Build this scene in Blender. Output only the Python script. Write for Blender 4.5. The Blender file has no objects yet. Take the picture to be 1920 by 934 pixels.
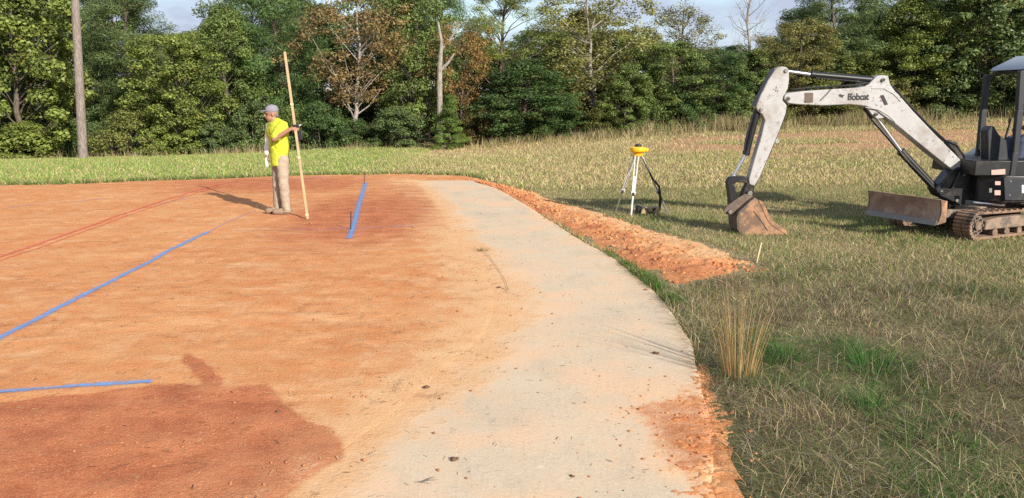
import bpy, bmesh, math, random
import numpy as np
from mathutils import Vector, Matrix

# ------------------------------------------------------------------ camera, sky, sun, exposure
SC = bpy.context.scene
COL = SC.collection
F, CU, CV = 1507.0, 960.0, 467.0            # focal length and centre in photograph pixels (1920 wide)
CAMH = 1.9
PITCH = math.atan((467 - 180) / F)
SP, CP = math.sin(PITCH), math.cos(PITCH)
cam_d = bpy.data.cameras.new('camera')
cam = bpy.data.objects.new('camera', cam_d)
COL.objects.link(cam)
cam.location = (0, 0, CAMH)
cam.rotation_euler = (math.pi / 2 - PITCH, 0, 0)
cam_d.sensor_fit = 'HORIZONTAL'
cam_d.sensor_width = 36.0
cam_d.lens = 36.0 * F / 1920.0
cam_d.clip_start = 0.05
cam_d.clip_end = 3000
SC.camera = cam

SUN_AZ = math.atan2(0.60, -0.80)             # clockwise from +Y
SUN_EL = math.radians(26.0)
SUN_DIR = Vector((math.sin(SUN_AZ) * math.cos(SUN_EL), math.cos(SUN_AZ) * math.cos(SUN_EL), math.sin(SUN_EL)))
w = bpy.data.worlds.new('World')
SC.world = w
w.use_nodes = True
nt = w.node_tree
nt.nodes.clear()
wo = nt.nodes.new('ShaderNodeOutputWorld')
bg = nt.nodes.new('ShaderNodeBackground')
sky = nt.nodes.new('ShaderNodeTexSky')
sky.sky_type = 'NISHITA'
sky.sun_disc = False
sky.sun_elevation = SUN_EL
sky.sun_rotation = SUN_AZ
sky.air_density = 1.0
sky.dust_density = 0.25
sky.ozone_density = 1.6
tc = nt.nodes.new('ShaderNodeTexCoord')
mp = nt.nodes.new('ShaderNodeMapping')
mp.inputs['Scale'].default_value = (1.0, 1.0, 2.6)
cn = nt.nodes.new('ShaderNodeTexNoise')
cn.inputs['Scale'].default_value = 3.2
cn.inputs['Detail'].default_value = 7
cn.inputs['Roughness'].default_value = 0.55
cr = nt.nodes.new('ShaderNodeValToRGB')
cr.color_ramp.elements[0].position = 0.33
cr.color_ramp.elements[1].position = 0.56
cmix = nt.nodes.new('ShaderNodeMix')
cmix.data_type = 'RGBA'
cmix.inputs['B'].default_value = (2.9, 3.3, 4.2, 1)   # sunlit cloud, in the sky's own units
nt.links.new(tc.outputs['Generated'], mp.inputs['Vector'])
nt.links.new(mp.outputs['Vector'], cn.inputs['Vector'])
nt.links.new(cn.outputs['Fac'], cr.inputs['Fac'])
nt.links.new(cr.outputs['Color'], cmix.inputs['Factor'])
nt.links.new(sky.outputs['Color'], cmix.inputs['A'])
nt.links.new(cmix.outputs['Result'], bg.inputs['Color'])
nt.links.new(bg.outputs['Background'], wo.inputs['Surface'])
bg.inputs['Strength'].default_value = 0.12

sd = bpy.data.lights.new('sun', 'SUN')
sd.energy = 5.0
sd.angle = math.radians(0.55)
sd.color = (1.0, 0.93, 0.82)
sun = bpy.data.objects.new('sun', sd)
COL.objects.link(sun)
sun.location = SUN_DIR * 60
sun.rotation_euler = SUN_DIR.to_track_quat('Z', 'Y').to_euler()

SC.view_settings.view_transform = 'Standard'
SC.view_settings.look = 'None'
SC.view_settings.exposure = 0.64
SC.view_settings.gamma = 1.0
SC.view_settings.use_curve_mapping = False
SC.render.engine = 'CYCLES'
SC.cycles.use_denoising = False
SC.cycles.max_bounces = 6
SC.cycles.transparent_max_bounces = 12

# ------------------------------------------------------------------ photograph geometry helpers
def ray(u, v):
    a, b = (u - CU) / F, (CV - v) / F
    return a, CP + b * SP, -SP + b * CP


def gp(u, v, z=0.0):
    """point of the plane at height z seen at photograph pixel u, v"""
    a, y, dz = ray(u, v)
    t = (z - CAMH) / dz
    return Vector((a * t, y * t, z))


def at(u, v, Y):
    """point of the vertical plane y = Y seen at photograph pixel u, v"""
    a, y, dz = ray(u, v)
    t = Y / y
    return Vector((a * t, Y, CAMH + dz * t))


# ------------------------------------------------------------------ noise, polygons
def _hash(ix, iy, s):
    n = (ix.astype(np.int64) * 374761393 + iy.astype(np.int64) * 668265263 + s * 1442695041) & 0xffffffff
    n = ((n ^ (n >> 13)) * 1274126177) & 0xffffffff
    return ((n ^ (n >> 16)) & 0xffff) / 65535.0


def vnoise(x, y, s=0):
    x = np.asarray(x, float); y = np.asarray(y, float)
    ix, iy = np.floor(x), np.floor(y)
    fx, fy = x - ix, y - iy
    fx = fx * fx * (3 - 2 * fx); fy = fy * fy * (3 - 2 * fy)
    a = _hash(ix, iy, s); b = _hash(ix + 1, iy, s); c = _hash(ix, iy + 1, s); d = _hash(ix + 1, iy + 1, s)
    return (a * (1 - fx) + b * fx) * (1 - fy) + (c * (1 - fx) + d * fx) * fy


def fbm(x, y, s=0, o=4):
    r = 0; a = 1; t = 0
    for i in range(o):
        r = r + a * vnoise(np.asarray(x) * 2 ** i, np.asarray(y) * 2 ** i, s + i * 17); t += a; a *= .5
    return r / t


def inside(poly, x, y):
    p = np.asarray(poly); r = np.zeros(np.shape(x), bool); j = len(p) - 1
    for i in range(len(p)):
        xi, yi, xj, yj = p[i][0], p[i][1], p[j][0], p[j][1]
        if yi != yj:
            r ^= ((yi > y) != (yj > y)) & (x < (xj - xi) * (y - yi) / (yj - yi) + xi)
        j = i
    return r


def poly_dist(line, x, y):
    d = np.full(np.shape(x), 1e9)
    for (x0, y0), (x1, y1) in zip(line[:-1], line[1:]):
        dx, dy = x1 - x0, y1 - y0
        t = np.clip(((x - x0) * dx + (y - y0) * dy) / max(dx * dx + dy * dy, 1e-9), 0, 1)
        d = np.minimum(d, np.hypot(x - x0 - t * dx, y - y0 - t * dy))
    return d


def sstep(a, b, x):
    t = np.clip((np.asarray(x, float) - a) / (b - a), 0, 1)
    return t * t * (3 - 2 * t)


def resample(pts, n):
    p = np.array([(q[0], q[1]) for q in pts], float)
    # Catmull-Rom through the points, then even spacing
    q = np.vstack([2 * p[0] - p[1], p, 2 * p[-1] - p[-2]])
    out = []
    for i in range(1, len(q) - 2):
        for t in np.linspace(0, 1, 16, endpoint=False):
            out.append(.5 * (2 * q[i] + (q[i + 1] - q[i - 1]) * t + (2 * q[i - 1] - 5 * q[i] + 4 * q[i + 1] - q[i + 2]) * t * t
                             + (3 * q[i] - q[i - 1] - 3 * q[i + 1] + q[i + 2]) * t ** 3))
    out.append(p[-1]); out = np.array(out)
    s = np.concatenate([[0], np.cumsum(np.hypot(*np.diff(out, axis=0).T))])
    g = np.linspace(0, s[-1], n)
    return np.column_stack([np.interp(g, s, out[:, 0]), np.interp(g, s, out[:, 1])])


def G(pts):
    return [tuple(gp(u, v)[:2]) for u, v in pts]


# outlines on the ground, read off the photograph
SLAB_L = G([(775, 339), (795, 362), (822, 392), (852, 432), (885, 462), (925, 505), (948, 560), (940, 615), (890, 668), (830, 722), (762, 782), (682, 842), (612, 900)]) + [(-1.55, 2.6), (-2.3, 1.2), (-3.2, -1.0)]
SLAB_R = G([(893, 339), (938, 358), (985, 385), (1034, 416), (1085, 449), (1132, 474), (1172, 503), (1222, 545), (1262, 592), (1292, 640), (1307, 690), (1318, 740), (1328, 800), (1334, 870), (1338, 934)]) + [(.95, 2.2), (.6, .6), (-.2, -1.6)]
PAD_TOP = G([(-420, 352), (0, 347), (110, 345), (250, 340), (450, 333), (600, 328), (760, 326), (860, 329), (905, 335), (960, 352), (990, 372)])
PAD = PAD_TOP + [(.9, 8.), (1.2, 4.), (.6, .0), (-.5, -6.), (-16., -6.), (-16., 12.)]
BERM_TOP = G([(860, 333), (940, 346), (1000, 358), (1050, 379), (1110, 393), (1150, 406), (1200, 421), (1260, 439), (1330, 457), (1395, 478), (1440, 500)])
BERM_LOW = G([(885, 340), (938, 358), (985, 385), (1036, 414), (1090, 446), (1135, 470), (1175, 495), (1222, 522), (1262, 540), (1330, 527), (1440, 506)])
BERM = BERM_TOP + BERM_LOW[::-1]
SLAB_L = [(x_ - .16, y_) for x_, y_ in SLAB_L]
SLAB = SLAB_L + SLAB_R[::-1]
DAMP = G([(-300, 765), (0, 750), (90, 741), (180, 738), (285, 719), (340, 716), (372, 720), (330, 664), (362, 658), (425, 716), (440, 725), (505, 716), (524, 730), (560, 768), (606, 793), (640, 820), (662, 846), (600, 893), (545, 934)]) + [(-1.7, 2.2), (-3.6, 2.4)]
SPILL = G([(1300, 690), (1330, 730), (1395, 790), (1400, 815), (1340, 850), (1345, 900), (1400, 934), (1250, 934), (1290, 760)])

# tree line: base of the woods as seen, and its distance
_tu = np.array([-400, 0, 400, 640, 850, 1000, 1200, 1400, 1600, 1750, 1920, 2300])
_tv = np.array([304, 302, 292, 279, 277, 266, 250, 240, 230, 222, 213, 200])
_ty = np.array([31, 31, 31.5, 32, 32.5, 33, 33.5, 34, 35, 35.5, 36, 36])
_tp = [at(u, v, y) for u, v, y in zip(_tu, _tv, _ty)]
_tx = np.array([p.x for p in _tp]); _tz = np.array([p.z for p in _tp])


def terrain(x, y):
    x = np.asarray(x, float); y = np.asarray(y, float)
    zt = np.interp(x, _tx, _tz); yt = np.interp(x, _tx, _ty)
    y0 = 20.5 - 8.5 * sstep(-1, 7, x)
    t = np.clip((y - y0) / (yt - y0), 0, 1.25)
    z = zt * t ** 1.25
    bump = .05 * (fbm(x * .35, y * .35, 3) - .5) * sstep(3, 14, y) * (~inside(PAD, x, y))
    return z + bump


def relief(x, y):
    """gentle unevenness of the scraped clay"""
    r = .024 * (fbm(x * 1.1, y * 1.6, 5) - .5) + .018 * (fbm(x * 4, y * 6, 9) - .5)
    r = r + .016 * np.maximum(0, fbm(x * 9, y * 11, 13, 3) - .52) * sstep(.42, .60, fbm(x * .9, y * 1.3, 15))
    return r


# ------------------------------------------------------------------ object helpers
def tag(o, label=None, cat=None, group=None, kind=None):
    if label: o['label'] = label
    if cat: o['category'] = cat
    if group: o['group'] = group
    if kind: o['kind'] = kind
    return o


def link(name, me, mats=None, parent=None, loc=(0, 0, 0)):
    o = bpy.data.objects.new(name, me)
    COL.objects.link(o)
    if mats is not None and me is not None:
        for m in (mats if isinstance(mats, (list, tuple)) else [mats]):
            if m.name not in [x.name for x in me.materials if x]:
                me.materials.append(m)
    o.location = loc
    if parent is not None:
        o.parent = parent
    return o


def empty(name, loc, rz=0.0):
    o = bpy.data.objects.new(name, None)
    COL.objects.link(o)
    o.location = loc
    o.rotation_euler = (0, 0, rz)
    o.empty_display_size = .2
    return o


def np_mesh(name, V, Fq, smooth=False, attrs=None, cols=None):
    """V (n,3), Fq (m,k) all faces with k corners"""
    me = bpy.data.meshes.new(name)
    V = np.ascontiguousarray(V, np.float32); Fq = np.ascontiguousarray(Fq, np.int32)
    m, k = Fq.shape
    me.vertices.add(len(V)); me.vertices.foreach_set('co', V.ravel())
    me.loops.add(m * k); me.loops.foreach_set('vertex_index', Fq.ravel())
    me.polygons.add(m)
    me.polygons.foreach_set('loop_start', np.arange(0, m * k, k, dtype=np.int32))
    me.polygons.foreach_set('loop_total', np.full(m, k, np.int32))
    if smooth:
        me.polygons.foreach_set('use_smooth', np.ones(m, bool))
    me.update(calc_edges=True)
    for n, a in (attrs or {}).items():
        at_ = me.attributes.new(n, 'FLOAT', 'POINT'); at_.data.foreach_set('value', np.ascontiguousarray(a, np.float32))
    for n, c in (cols or {}).items():
        c4 = np.ones((len(V), 4), np.float32); c4[:, :3] = c
        at_ = me.attributes.new(n, 'FLOAT_COLOR', 'POINT'); at_.data.foreach_set('color', c4.ravel())
    return me


class MB:
    """collects shapes into one mesh"""
    def __init__(self):
        self.v = []; self.f = []

    def add(self, vs, fs):
        n = len(self.v); self.v += [Vector(p) for p in vs]; self.f += [tuple(i + n for i in f) for f in fs]; return self

    def box(self, c, s, rot=None):
        h = [x / 2 for x in s]
        vs = [Vector((sx * h[0], sy * h[1], sz * h[2])) for sx in (-1, 1) for sy in (-1, 1) for sz in (-1, 1)]
        if rot is not None: vs = [rot @ p for p in vs]
        c = Vector(c)
        return self.add([p + c for p in vs], [(0, 1, 3, 2), (4, 6, 7, 5), (0, 4, 5, 1), (2, 3, 7, 6), (0, 2, 6, 4), (1, 5, 7, 3)])

    def bar(self, a, b, w, h, up=(0, 0, 1)):
        a, b = Vector(a), Vector(b); d = (b - a); L = d.length; d.normalize()
        u = Vector(up); s = d.cross(u)
        if s.length < 1e-4: s = d.cross(Vector((0, 1, 0)))
        s.normalize(); u = s.cross(d)
        vs = []
        for p in (a, b):
            for i, j in ((-1, -1), (1, -1), (1, 1), (-1, 1)):
                vs.append(p + s * (i * w / 2) + u * (j * h / 2))
        return self.add(vs, [(3, 2, 1, 0), (4, 5, 6, 7), (0, 1, 5, 4), (1, 2, 6, 5), (2, 3, 7, 6), (3, 0, 4, 7)])

    def tube(self, pts, rs, n=10, cap=True):
        pts = [Vector(p) for p in pts]
        if not isinstance(rs, (list, tuple)): rs = [rs] * len(pts)
        rings = []; prev = None; vs = []
        for i, p in enumerate(pts):
            d = (pts[min(i + 1, len(pts) - 1)] - pts[max(i - 1, 0)]).normalized()
            if prev is None:
                s = d.cross(Vector((0, 0, 1)))
                if s.length < .05: s = d.cross(Vector((1, 0, 0)))
            else:
                s = prev - d * prev.dot(d)
            s.normalize(); prev = s; t = d.cross(s)
            for k in range(n):
                a = 2 * math.pi * k / n
                vs.append(p + (s * math.cos(a) + t * math.sin(a)) * rs[i])
        fs = []
        for i in range(len(pts) - 1):
            for k in range(n):
                fs.append((i * n + k, i * n + (k + 1) % n, (i + 1) * n + (k + 1) % n, (i + 1) * n + k))
        if cap:
            fs.append(tuple(range(n - 1, -1, -1))); m = (len(pts) - 1) * n; fs.append(tuple(m + k for k in range(n)))
        return self.add(vs, fs)

    def prism(self, outline, a, b):
        """outline: points; extruded from offset a to offset b (vectors)"""
        a, b = Vector(a), Vector(b); n = len(outline); o = [Vector(p) for p in outline]
        return self.add([p + a for p in o] + [p + b for p in o],
                        [tuple(range(n)), tuple(range(2 * n - 1, n - 1, -1))] + [(i, i + n, (i + 1) % n + n, (i + 1) % n) for i in range(n)])

    def lathe(self, prof, c, axis='z', n=20):
        vs = []; c = Vector(c)
        for r, h in prof:
            for k in range(n):
                a = 2 * math.pi * k / n; q = (r * math.cos(a), r * math.sin(a), h)
                q = {'z': q, 'y': (q[0], q[2], q[1]), 'x': (q[2], q[0], q[1])}[axis]
                vs.append(c + Vector(q))
        fs = [(i * n + k, i * n + (k + 1) % n, (i + 1) * n + (k + 1) % n, (i + 1) * n + k) for i in range(len(prof) - 1) for k in range(n)]
        fs.append(tuple(range(n - 1, -1, -1))); m = (len(prof) - 1) * n; fs.append(tuple(m + k for k in range(n)))
        return self.add(vs, fs)

    def build(self, name, mat, parent=None, origin=(0, 0, 0), bevel=0.0, smooth=True, loc=(0, 0, 0)):
        og = Vector(origin)
        me = bpy.data.meshes.new(name)
        me.from_pydata([tuple(p - og) for p in self.v], [], self.f)
        bm = bmesh.new(); bm.from_mesh(me); bmesh.ops.recalc_face_normals(bm, faces=bm.faces); bm.to_mesh(me); bm.free()
        o = link(name, me, mat, parent, loc)
        if bevel:
            b = o.modifiers.new('bevel', 'BEVEL'); b.width = bevel; b.segments = 2; b.limit_method = 'ANGLE'; b.angle_limit = math.radians(40)
        if smooth:
            me.polygons.foreach_set('use_smooth', [True] * len(me.polygons))
            me.set_sharp_from_angle(angle=math.radians(35))
        return o


# ------------------------------------------------------------------ materials
class NT:
    def __init__(self, name):
        self.m = bpy.data.materials.new(name); self.m.use_nodes = True
        self.t = self.m.node_tree; self.t.nodes.clear()
        self.out = self.n('ShaderNodeOutputMaterial')

    def n(self, t, **kw):
        nd = self.t.nodes.new(t)
        for k, v in kw.items(): setattr(nd, k, v)
        return nd

    def set(self, sock, v):
        if isinstance(v, bpy.types.NodeSocket): self.t.links.new(v, sock)
        elif isinstance(v, (tuple, list)) and len(v) == 3 and sock.type == 'RGBA': sock.default_value = (*v, 1)
        else: sock.default_value = v

    def pos(self): return self.n('ShaderNodeNewGeometry').outputs['Position']
    def obj(self): return self.n('ShaderNodeTexCoord').outputs['Object']

    def noise(self, scale, vec=None, detail=4, rough=.55, stretch=None, dist=0):
        vec = vec if vec is not None else self.pos()
        if stretch:
            m = self.n('ShaderNodeMapping'); self.set(m.inputs['Vector'], vec); m.inputs['Scale'].default_value = stretch; vec = m.outputs['Vector']
        nd = self.n('ShaderNodeTexNoise'); self.set(nd.inputs['Vector'], vec)
        nd.inputs['Scale'].default_value = scale; nd.inputs['Detail'].default_value = detail; nd.inputs['Roughness'].default_value = rough
        nd.inputs['Distortion'].default_value = dist
        return nd.outputs['Fac']

    def voronoi(self, scale, vec=None, feature='F1'):
        nd = self.n('ShaderNodeTexVoronoi'); nd.feature = feature
        self.set(nd.inputs['Vector'], vec if vec is not None else self.pos()); nd.inputs['Scale'].default_value = scale
        return nd.outputs['Distance']

    def ramp(self, f, a, b, ca=0.0, cb=1.0):
        nd = self.n('ShaderNodeMapRange'); nd.interpolation_type = 'SMOOTHSTEP'
        self.set(nd.inputs['Value'], f); nd.inputs['From Min'].default_value = a; nd.inputs['From Max'].default_value = b
        nd.inputs['To Min'].default_value = ca; nd.inputs['To Max'].default_value = cb
        return nd.outputs['Result']

    def mix(self, f, a, b, mode='MIX'):
        nd = self.n('ShaderNodeMix'); nd.data_type = 'RGBA'; nd.blend_type = mode
        self.set(nd.inputs['Factor'], f); self.set(nd.inputs['A'], a); self.set(nd.inputs['B'], b)
        return nd.outputs['Result']

    def math(self, op, a, b=0.0, clamp=False):
        nd = self.n('ShaderNodeMath'); nd.operation = op; nd.use_clamp = clamp
        self.set(nd.inputs[0], a); self.set(nd.inputs[1], b)
        return nd.outputs[0]

    def attr(self, name, out='Fac'):
        nd = self.n('ShaderNodeAttribute'); nd.attribute_name = name
        return nd.outputs[out]

    def bump(self, h, dist=.01, strength=1.0):
        nd = self.n('ShaderNodeBump'); self.set(nd.inputs['Height'], h); nd.inputs['Distance'].default_value = dist; nd.inputs['Strength'].default_value = strength
        return nd.outputs['Normal']

    def bsdf(self, col, rough=.8, metal=0.0, normal=None, spec=.4):
        nd = self.n('ShaderNodeBsdfPrincipled')
        self.set(nd.inputs['Base Color'], col); self.set(nd.inputs['Roughness'], rough); self.set(nd.inputs['Metallic'], metal)
        nd.inputs['Specular IOR Level'].default_value = spec
        if normal is not None: self.set(nd.inputs['Normal'], normal)
        return nd.outputs['BSDF']

    def done(self, sh):
        self.t.links.new(sh, self.out.inputs['Surface']); return self.m


def simple(name, col, rough=.7, metal=0.0, var=.25, scale=14, spec=.4, dirt=None, dirt_amt=.0, bump=.0):
    t = NT(name)
    o = t.obj()
    n1 = t.noise(scale, o, 5)
    c = t.mix(n1, tuple(x * (1 - var) for x in col), tuple(min(1, x * (1 + var)) for x in col))
    if dirt is not None:
        n2 = t.ramp(t.noise(scale * .45, o, 7, .68), .60 - dirt_amt * .35, .72 - dirt_amt * .25)
        c = t.mix(n2, c, dirt)
    nm = t.bump(n1, bump) if bump else None
    return t.done(t.bsdf(c, rough, metal, nm, spec))


def clay_material():
    t = NT('red_clay_and_concrete')
    p = t.pos()
    conc = t.attr('conc'); red = t.attr('red')
    big = t.noise(.55, p, 5, .6); mid = t.noise(2.6, p, 5, .62, stretch=(.55, 1.5, 1)); fine = t.noise(38, p, 5, .7)
    speck = t.noise(150, p, 3, .7)
    grit = t.voronoi(46, p)
    # clay: pale dusty tan -> orange -> red
    f1 = t.ramp(t.math('ADD', t.math('MULTIPLY', big, .55), t.math('MULTIPLY', mid, .45)), .36, .66)
    clay = t.mix(f1, (.53, .200, .070), (.62, .290, .118))
    sand = t.ramp(t.noise(1.7, p, 6, .65, stretch=(.45, 1.6, 1)), .56, .70)
    clay = t.mix(t.math('MULTIPLY', sand, .6), clay, (.70, .46, .25))
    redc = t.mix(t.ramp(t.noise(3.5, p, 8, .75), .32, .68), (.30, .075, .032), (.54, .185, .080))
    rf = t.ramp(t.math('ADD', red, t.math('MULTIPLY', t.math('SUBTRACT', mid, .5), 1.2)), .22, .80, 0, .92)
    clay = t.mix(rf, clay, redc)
    dark = t.math('MULTIPLY', t.ramp(t.noise(5.5, p, 8, .76, stretch=(.6, 1.5, 1)), .53, .70), t.ramp(t.noise(.7, p, 4, .6, stretch=(.7, 1.2, 1)), .42, .62, .25, 1.0))
    clay = t.mix(t.math('MULTIPLY', dark, .80), clay, (.27, .080, .032))
    grain = t.noise(75, p, 4, .75)
    clay = t.mix(t.math('MULTIPLY', t.ramp(fine, .46, .70), .42), clay, (.36, .13, .050))
    clay = t.mix(t.math('MULTIPLY', t.ramp(grain, .50, .70), .50), clay, (.33, .115, .045))
    clay = t.mix(t.math('MULTIPLY', t.ramp(grain, .47, .30), .55), clay, (.80, .52, .29))
    # concrete: warm grey, dusted with clay
    cb = t.mix(t.noise(1.4, p, 6, .6, stretch=(.7, 1.3, 1)), (.46, .365, .255), (.62, .50, .355))
    stain = t.ramp(t.noise(1.9, p, 6, .65, stretch=(1.5, .55, 1)), .50, .68)
    cb = t.mix(t.math('MULTIPLY', stain, .42), cb, (.36, .31, .225))
    dust = t.ramp(t.noise(1.1, p, 6, .62), .42, .66)
    cb = t.mix(t.math('MULTIPLY', dust, .80), cb, (.66, .43, .265))
    pale = t.ramp(t.noise(3.1, p, 6, .7, stretch=(.8, 1.8, 1)), .62, .74)
    cb = t.mix(t.math('MULTIPLY', pale, .75), cb, (.74, .63, .48))
    cb = t.mix(t.math('MULTIPLY', t.ramp(fine, .50, .72), .30), cb, (.30, .22, .15))
    cb = t.mix(t.math('MULTIPLY', t.ramp(grain, .52, .72), .40), cb, (.28, .20, .14))
    cb = t.mix(t.math('MULTIPLY', t.ramp(grain, .46, .30), .45), cb, (.78, .66, .50))
    cb = t.mix(t.math('MULTIPLY', t.ramp(speck, .58, .72), .35), cb, (.30, .22, .16))
    edge = t.math('ADD', conc, t.math('MULTIPLY', t.math('SUBTRACT', t.noise(3.4, p, 7, .74), .5), 1.25))
    edge = t.math('ADD', edge, t.math('MULTIPLY', t.math('SUBTRACT', fine, .5), .35))
    halo = t.math('MULTIPLY', t.ramp(edge, .05, .42), t.ramp(edge, .55, .95, 1, 0))
    clay = t.mix(t.math('MULTIPLY', t.math('MULTIPLY', t.ramp(edge, -.1, .40), .75), t.math('SUBTRACT', 1.0, t.math('MULTIPLY', rf, .85))), clay, (.66, .42, .22))
    cb = t.mix(t.ramp(edge, 1.02, .55, 0, .75), cb, t.mix(big, (.60, .37, .20), (.70, .48, .29)))
    cmask = t.ramp(edge, .36, .80)
    col = t.mix(cmask, clay, cb)
    lump = t.ramp(t.noise(7, p, 7, .72), .54, .80)
    scuff = t.ramp(t.noise(3.2, p, 6, .7, stretch=(.5, 2.2, 1), dist=.8), .56, .62)
    lump = t.math('MULTIPLY', lump, t.ramp(t.noise(.8, p, 4, .6), .40, .62, .25, 1.0))
    h = t.math('ADD', t.math('MULTIPLY', fine, .38), t.math('MULTIPLY', lump, 1.0))
    h = t.math('ADD', h, t.math('MULTIPLY', speck, .12))
    amp = t.math('SUBTRACT', 1.0, t.math('MULTIPLY', cmask, .80))
    nm = t.bump(t.math('MULTIPLY', h, amp), .022, 1.0)
    return t.done(t.bsdf(col, .95, 0, nm, .12))


M = {}
M['clay'] = clay_material()


def ground_material():
    t = NT('field_soil')
    p = t.pos()
    base = t.attr('gcol', 'Color')
    f = t.noise(14, p, 6, .7); g = t.noise(70, p, 4, .7)
    c = t.mix(t.ramp(f, .35, .68), t.mix(.5, base, (.05, .045, .03), 'MIX'), base)
    c = t.mix(t.math('MULTIPLY', t.ramp(g, .5, .75), .4), c, (.26, .21, .12))
    return t.done(t.bsdf(c, .95, 0, t.bump(f, .05), .1))


M['ground'] = ground_material()


def blade_material(name='grass_blades', trans=.35):
    t = NT(name)
    c = t.attr('col', 'Color')
    d = t.bsdf(c, .75, 0, None, .2)
    tr = t.n('ShaderNodeBsdfTranslucent'); t.set(tr.inputs['Color'], c)
    mx = t.n('ShaderNodeMixShader'); mx.inputs[0].default_value = trans
    t.t.links.new(d, mx.inputs[1]); t.t.links.new(tr.outputs[0], mx.inputs[2])
    return t.done(mx.outputs[0])


M['blade'] = blade_material()


def leaf_material():
    t = NT('leaf')
    oi = t.n('ShaderNodeObjectInfo')
    tone = t.attr('tone'); hue = t.attr('hue')
    c = t.mix(t.math('MULTIPLY', tone, 1.0), (.62, .64, .60), (2.2, 2.15, 1.85))
    c = t.mix(1.0, oi.outputs['Color'], c, 'MULTIPLY')
    c = t.mix(t.ramp(hue, .80, .98, 0, .55), c, (.24, .145, .035))
    d = t.bsdf(c, .50, 0, None, .35)
    tr = t.n('ShaderNodeBsdfTranslucent'); t.set(tr.inputs['Color'], c)
    mx = t.n('ShaderNodeMixShader'); mx.inputs[0].default_value = .36
    t.t.links.new(d, mx.inputs[1]); t.t.links.new(tr.outputs[0], mx.inputs[2])
    return t.done(mx.outputs[0])


M['leaf'] = leaf_material()


def bark_material(name, a, b):
    t = NT(name)
    o = t.obj()
    n = t.noise(9, o, 6, .65, stretch=(3, 3, .6))
    return t.done(t.bsdf(t.mix(t.ramp(n, .35, .65), a, b), .9, 0, t.bump(n, .02), .15))


M['bark'] = bark_material('bark_grey_brown', (.07, .055, .042), (.16, .13, .105))
M['bark_pale'] = bark_material('bark_pale', (.18, .15, .125), (.36, .32, .275))
M['pole_wood'] = bark_material('weathered_pole', (.15, .115, .10), (.28, .235, .205))


def paint_material(name, col, lo=.36, hi=.60):
    t = NT(name)
    p = t.pos()
    e = t.attr('edge')
    n = t.math('ADD', t.math('MULTIPLY', t.noise(9, p, 6, .72), .55), t.math('MULTIPLY', t.noise(85, p, 4, .8), .45))
    f = t.ramp(t.math('ADD', n, t.math('MULTIPLY', t.math('SUBTRACT', e, .5), .42)), lo, hi, 0, .93)
    c = t.mix(t.noise(30, p, 4), tuple(x * .8 for x in col), tuple(min(1, x * 1.15) for x in col))
    tb = t.n('ShaderNodeBsdfTransparent')
    mx = t.n('ShaderNodeMixShader'); t.set(mx.inputs[0], f)
    t.t.links.new(tb.outputs[0], mx.inputs[1]); t.t.links.new(t.bsdf(c, .85, 0, None, .2), mx.inputs[2])
    return t.done(mx.outputs[0])


M['blue_paint'] = paint_material('blue_marking_paint', (.16, .31, .58), .40, .76)
M['blue_thin'] = paint_material('faded_blue_marking_paint', (.36, .28, .42), .50, .80)
M['red_paint'] = paint_material('red_marking_paint', (.66, .15, .09), .40, .70)

# ------------------------------------------------------------------ ground
def graded(lo, hi, step, far, k=1.35):
    a = list(np.arange(lo, hi + 1e-6, step)); s = step
    x = a[-1]
    while x < far:
        s *= k; x += s; a.append(x)
    x = a[0]; s = step; b = []
    while x > -far:
        s *= k; x -= s; b.append(x)
    return np.array(b[::-1] + a)


def field_color(x, y):
    """colour of the soil and thatch under the grass"""
    n = fbm(x * .5, y * .5, 21); n2 = fbm(x * .22, y * .5, 33)
    tan = np.array([.30, .235, .125]); olive = np.array([.13, .125, .05]); redsoil = np.array([.46, .26, .145]); green = np.array([.22, .24, .07])
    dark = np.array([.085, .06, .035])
    f = sstep(.35, .65, n)[..., None]
    c = olive * (1 - f) + tan * f
    # the strip beyond the clay pad is greener and fresher
    g = (sstep(3, -3, x) * sstep(16, 18, y))[..., None]
    c = c * (1 - g) + (green * .6 + tan * .55) * g
    # bare reddish bank on the rising field
    yt = np.interp(x, _tx, _ty)
    b = sstep(5.2, 3.4, np.abs(y - (yt - 7.2))) * sstep(3, 6, x) * sstep(.38, .55, n2)
    b = np.maximum(b, .8 * sstep(2.2, 1.2, np.abs(y - (yt - 3.0))) * sstep(-6, -3, x) * sstep(3.5, .5, x))[..., None]
    c = c * (1 - b) + redsoil * b
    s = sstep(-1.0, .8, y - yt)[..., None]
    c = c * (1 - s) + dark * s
    return c, b[..., 0]


gx = graded(-26, 26, .25, 900); gy = graded(-8, 44, .25, 900)
GX, GY = np.meshgrid(gx, gy)
GZ = terrain(GX, GY)
padmask = inside(PAD, GX, GY) | inside(SLAB, GX, GY)
GZ = np.where(padmask, -.09, GZ)
nx, ny = len(gx), len(gy)
idx = np.arange(nx * ny).reshape(ny, nx)
quads = np.stack([idx[:-1, :-1], idx[:-1, 1:], idx[1:, 1:], idx[1:, :-1]], -1).reshape(-1, 4)
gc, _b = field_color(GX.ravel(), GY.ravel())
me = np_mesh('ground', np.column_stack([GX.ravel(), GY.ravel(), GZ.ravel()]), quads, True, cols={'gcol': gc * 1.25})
tag(link('ground', me, M['ground']), 'rough grassy field rising gently to the woods', kind='structure')


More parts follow.
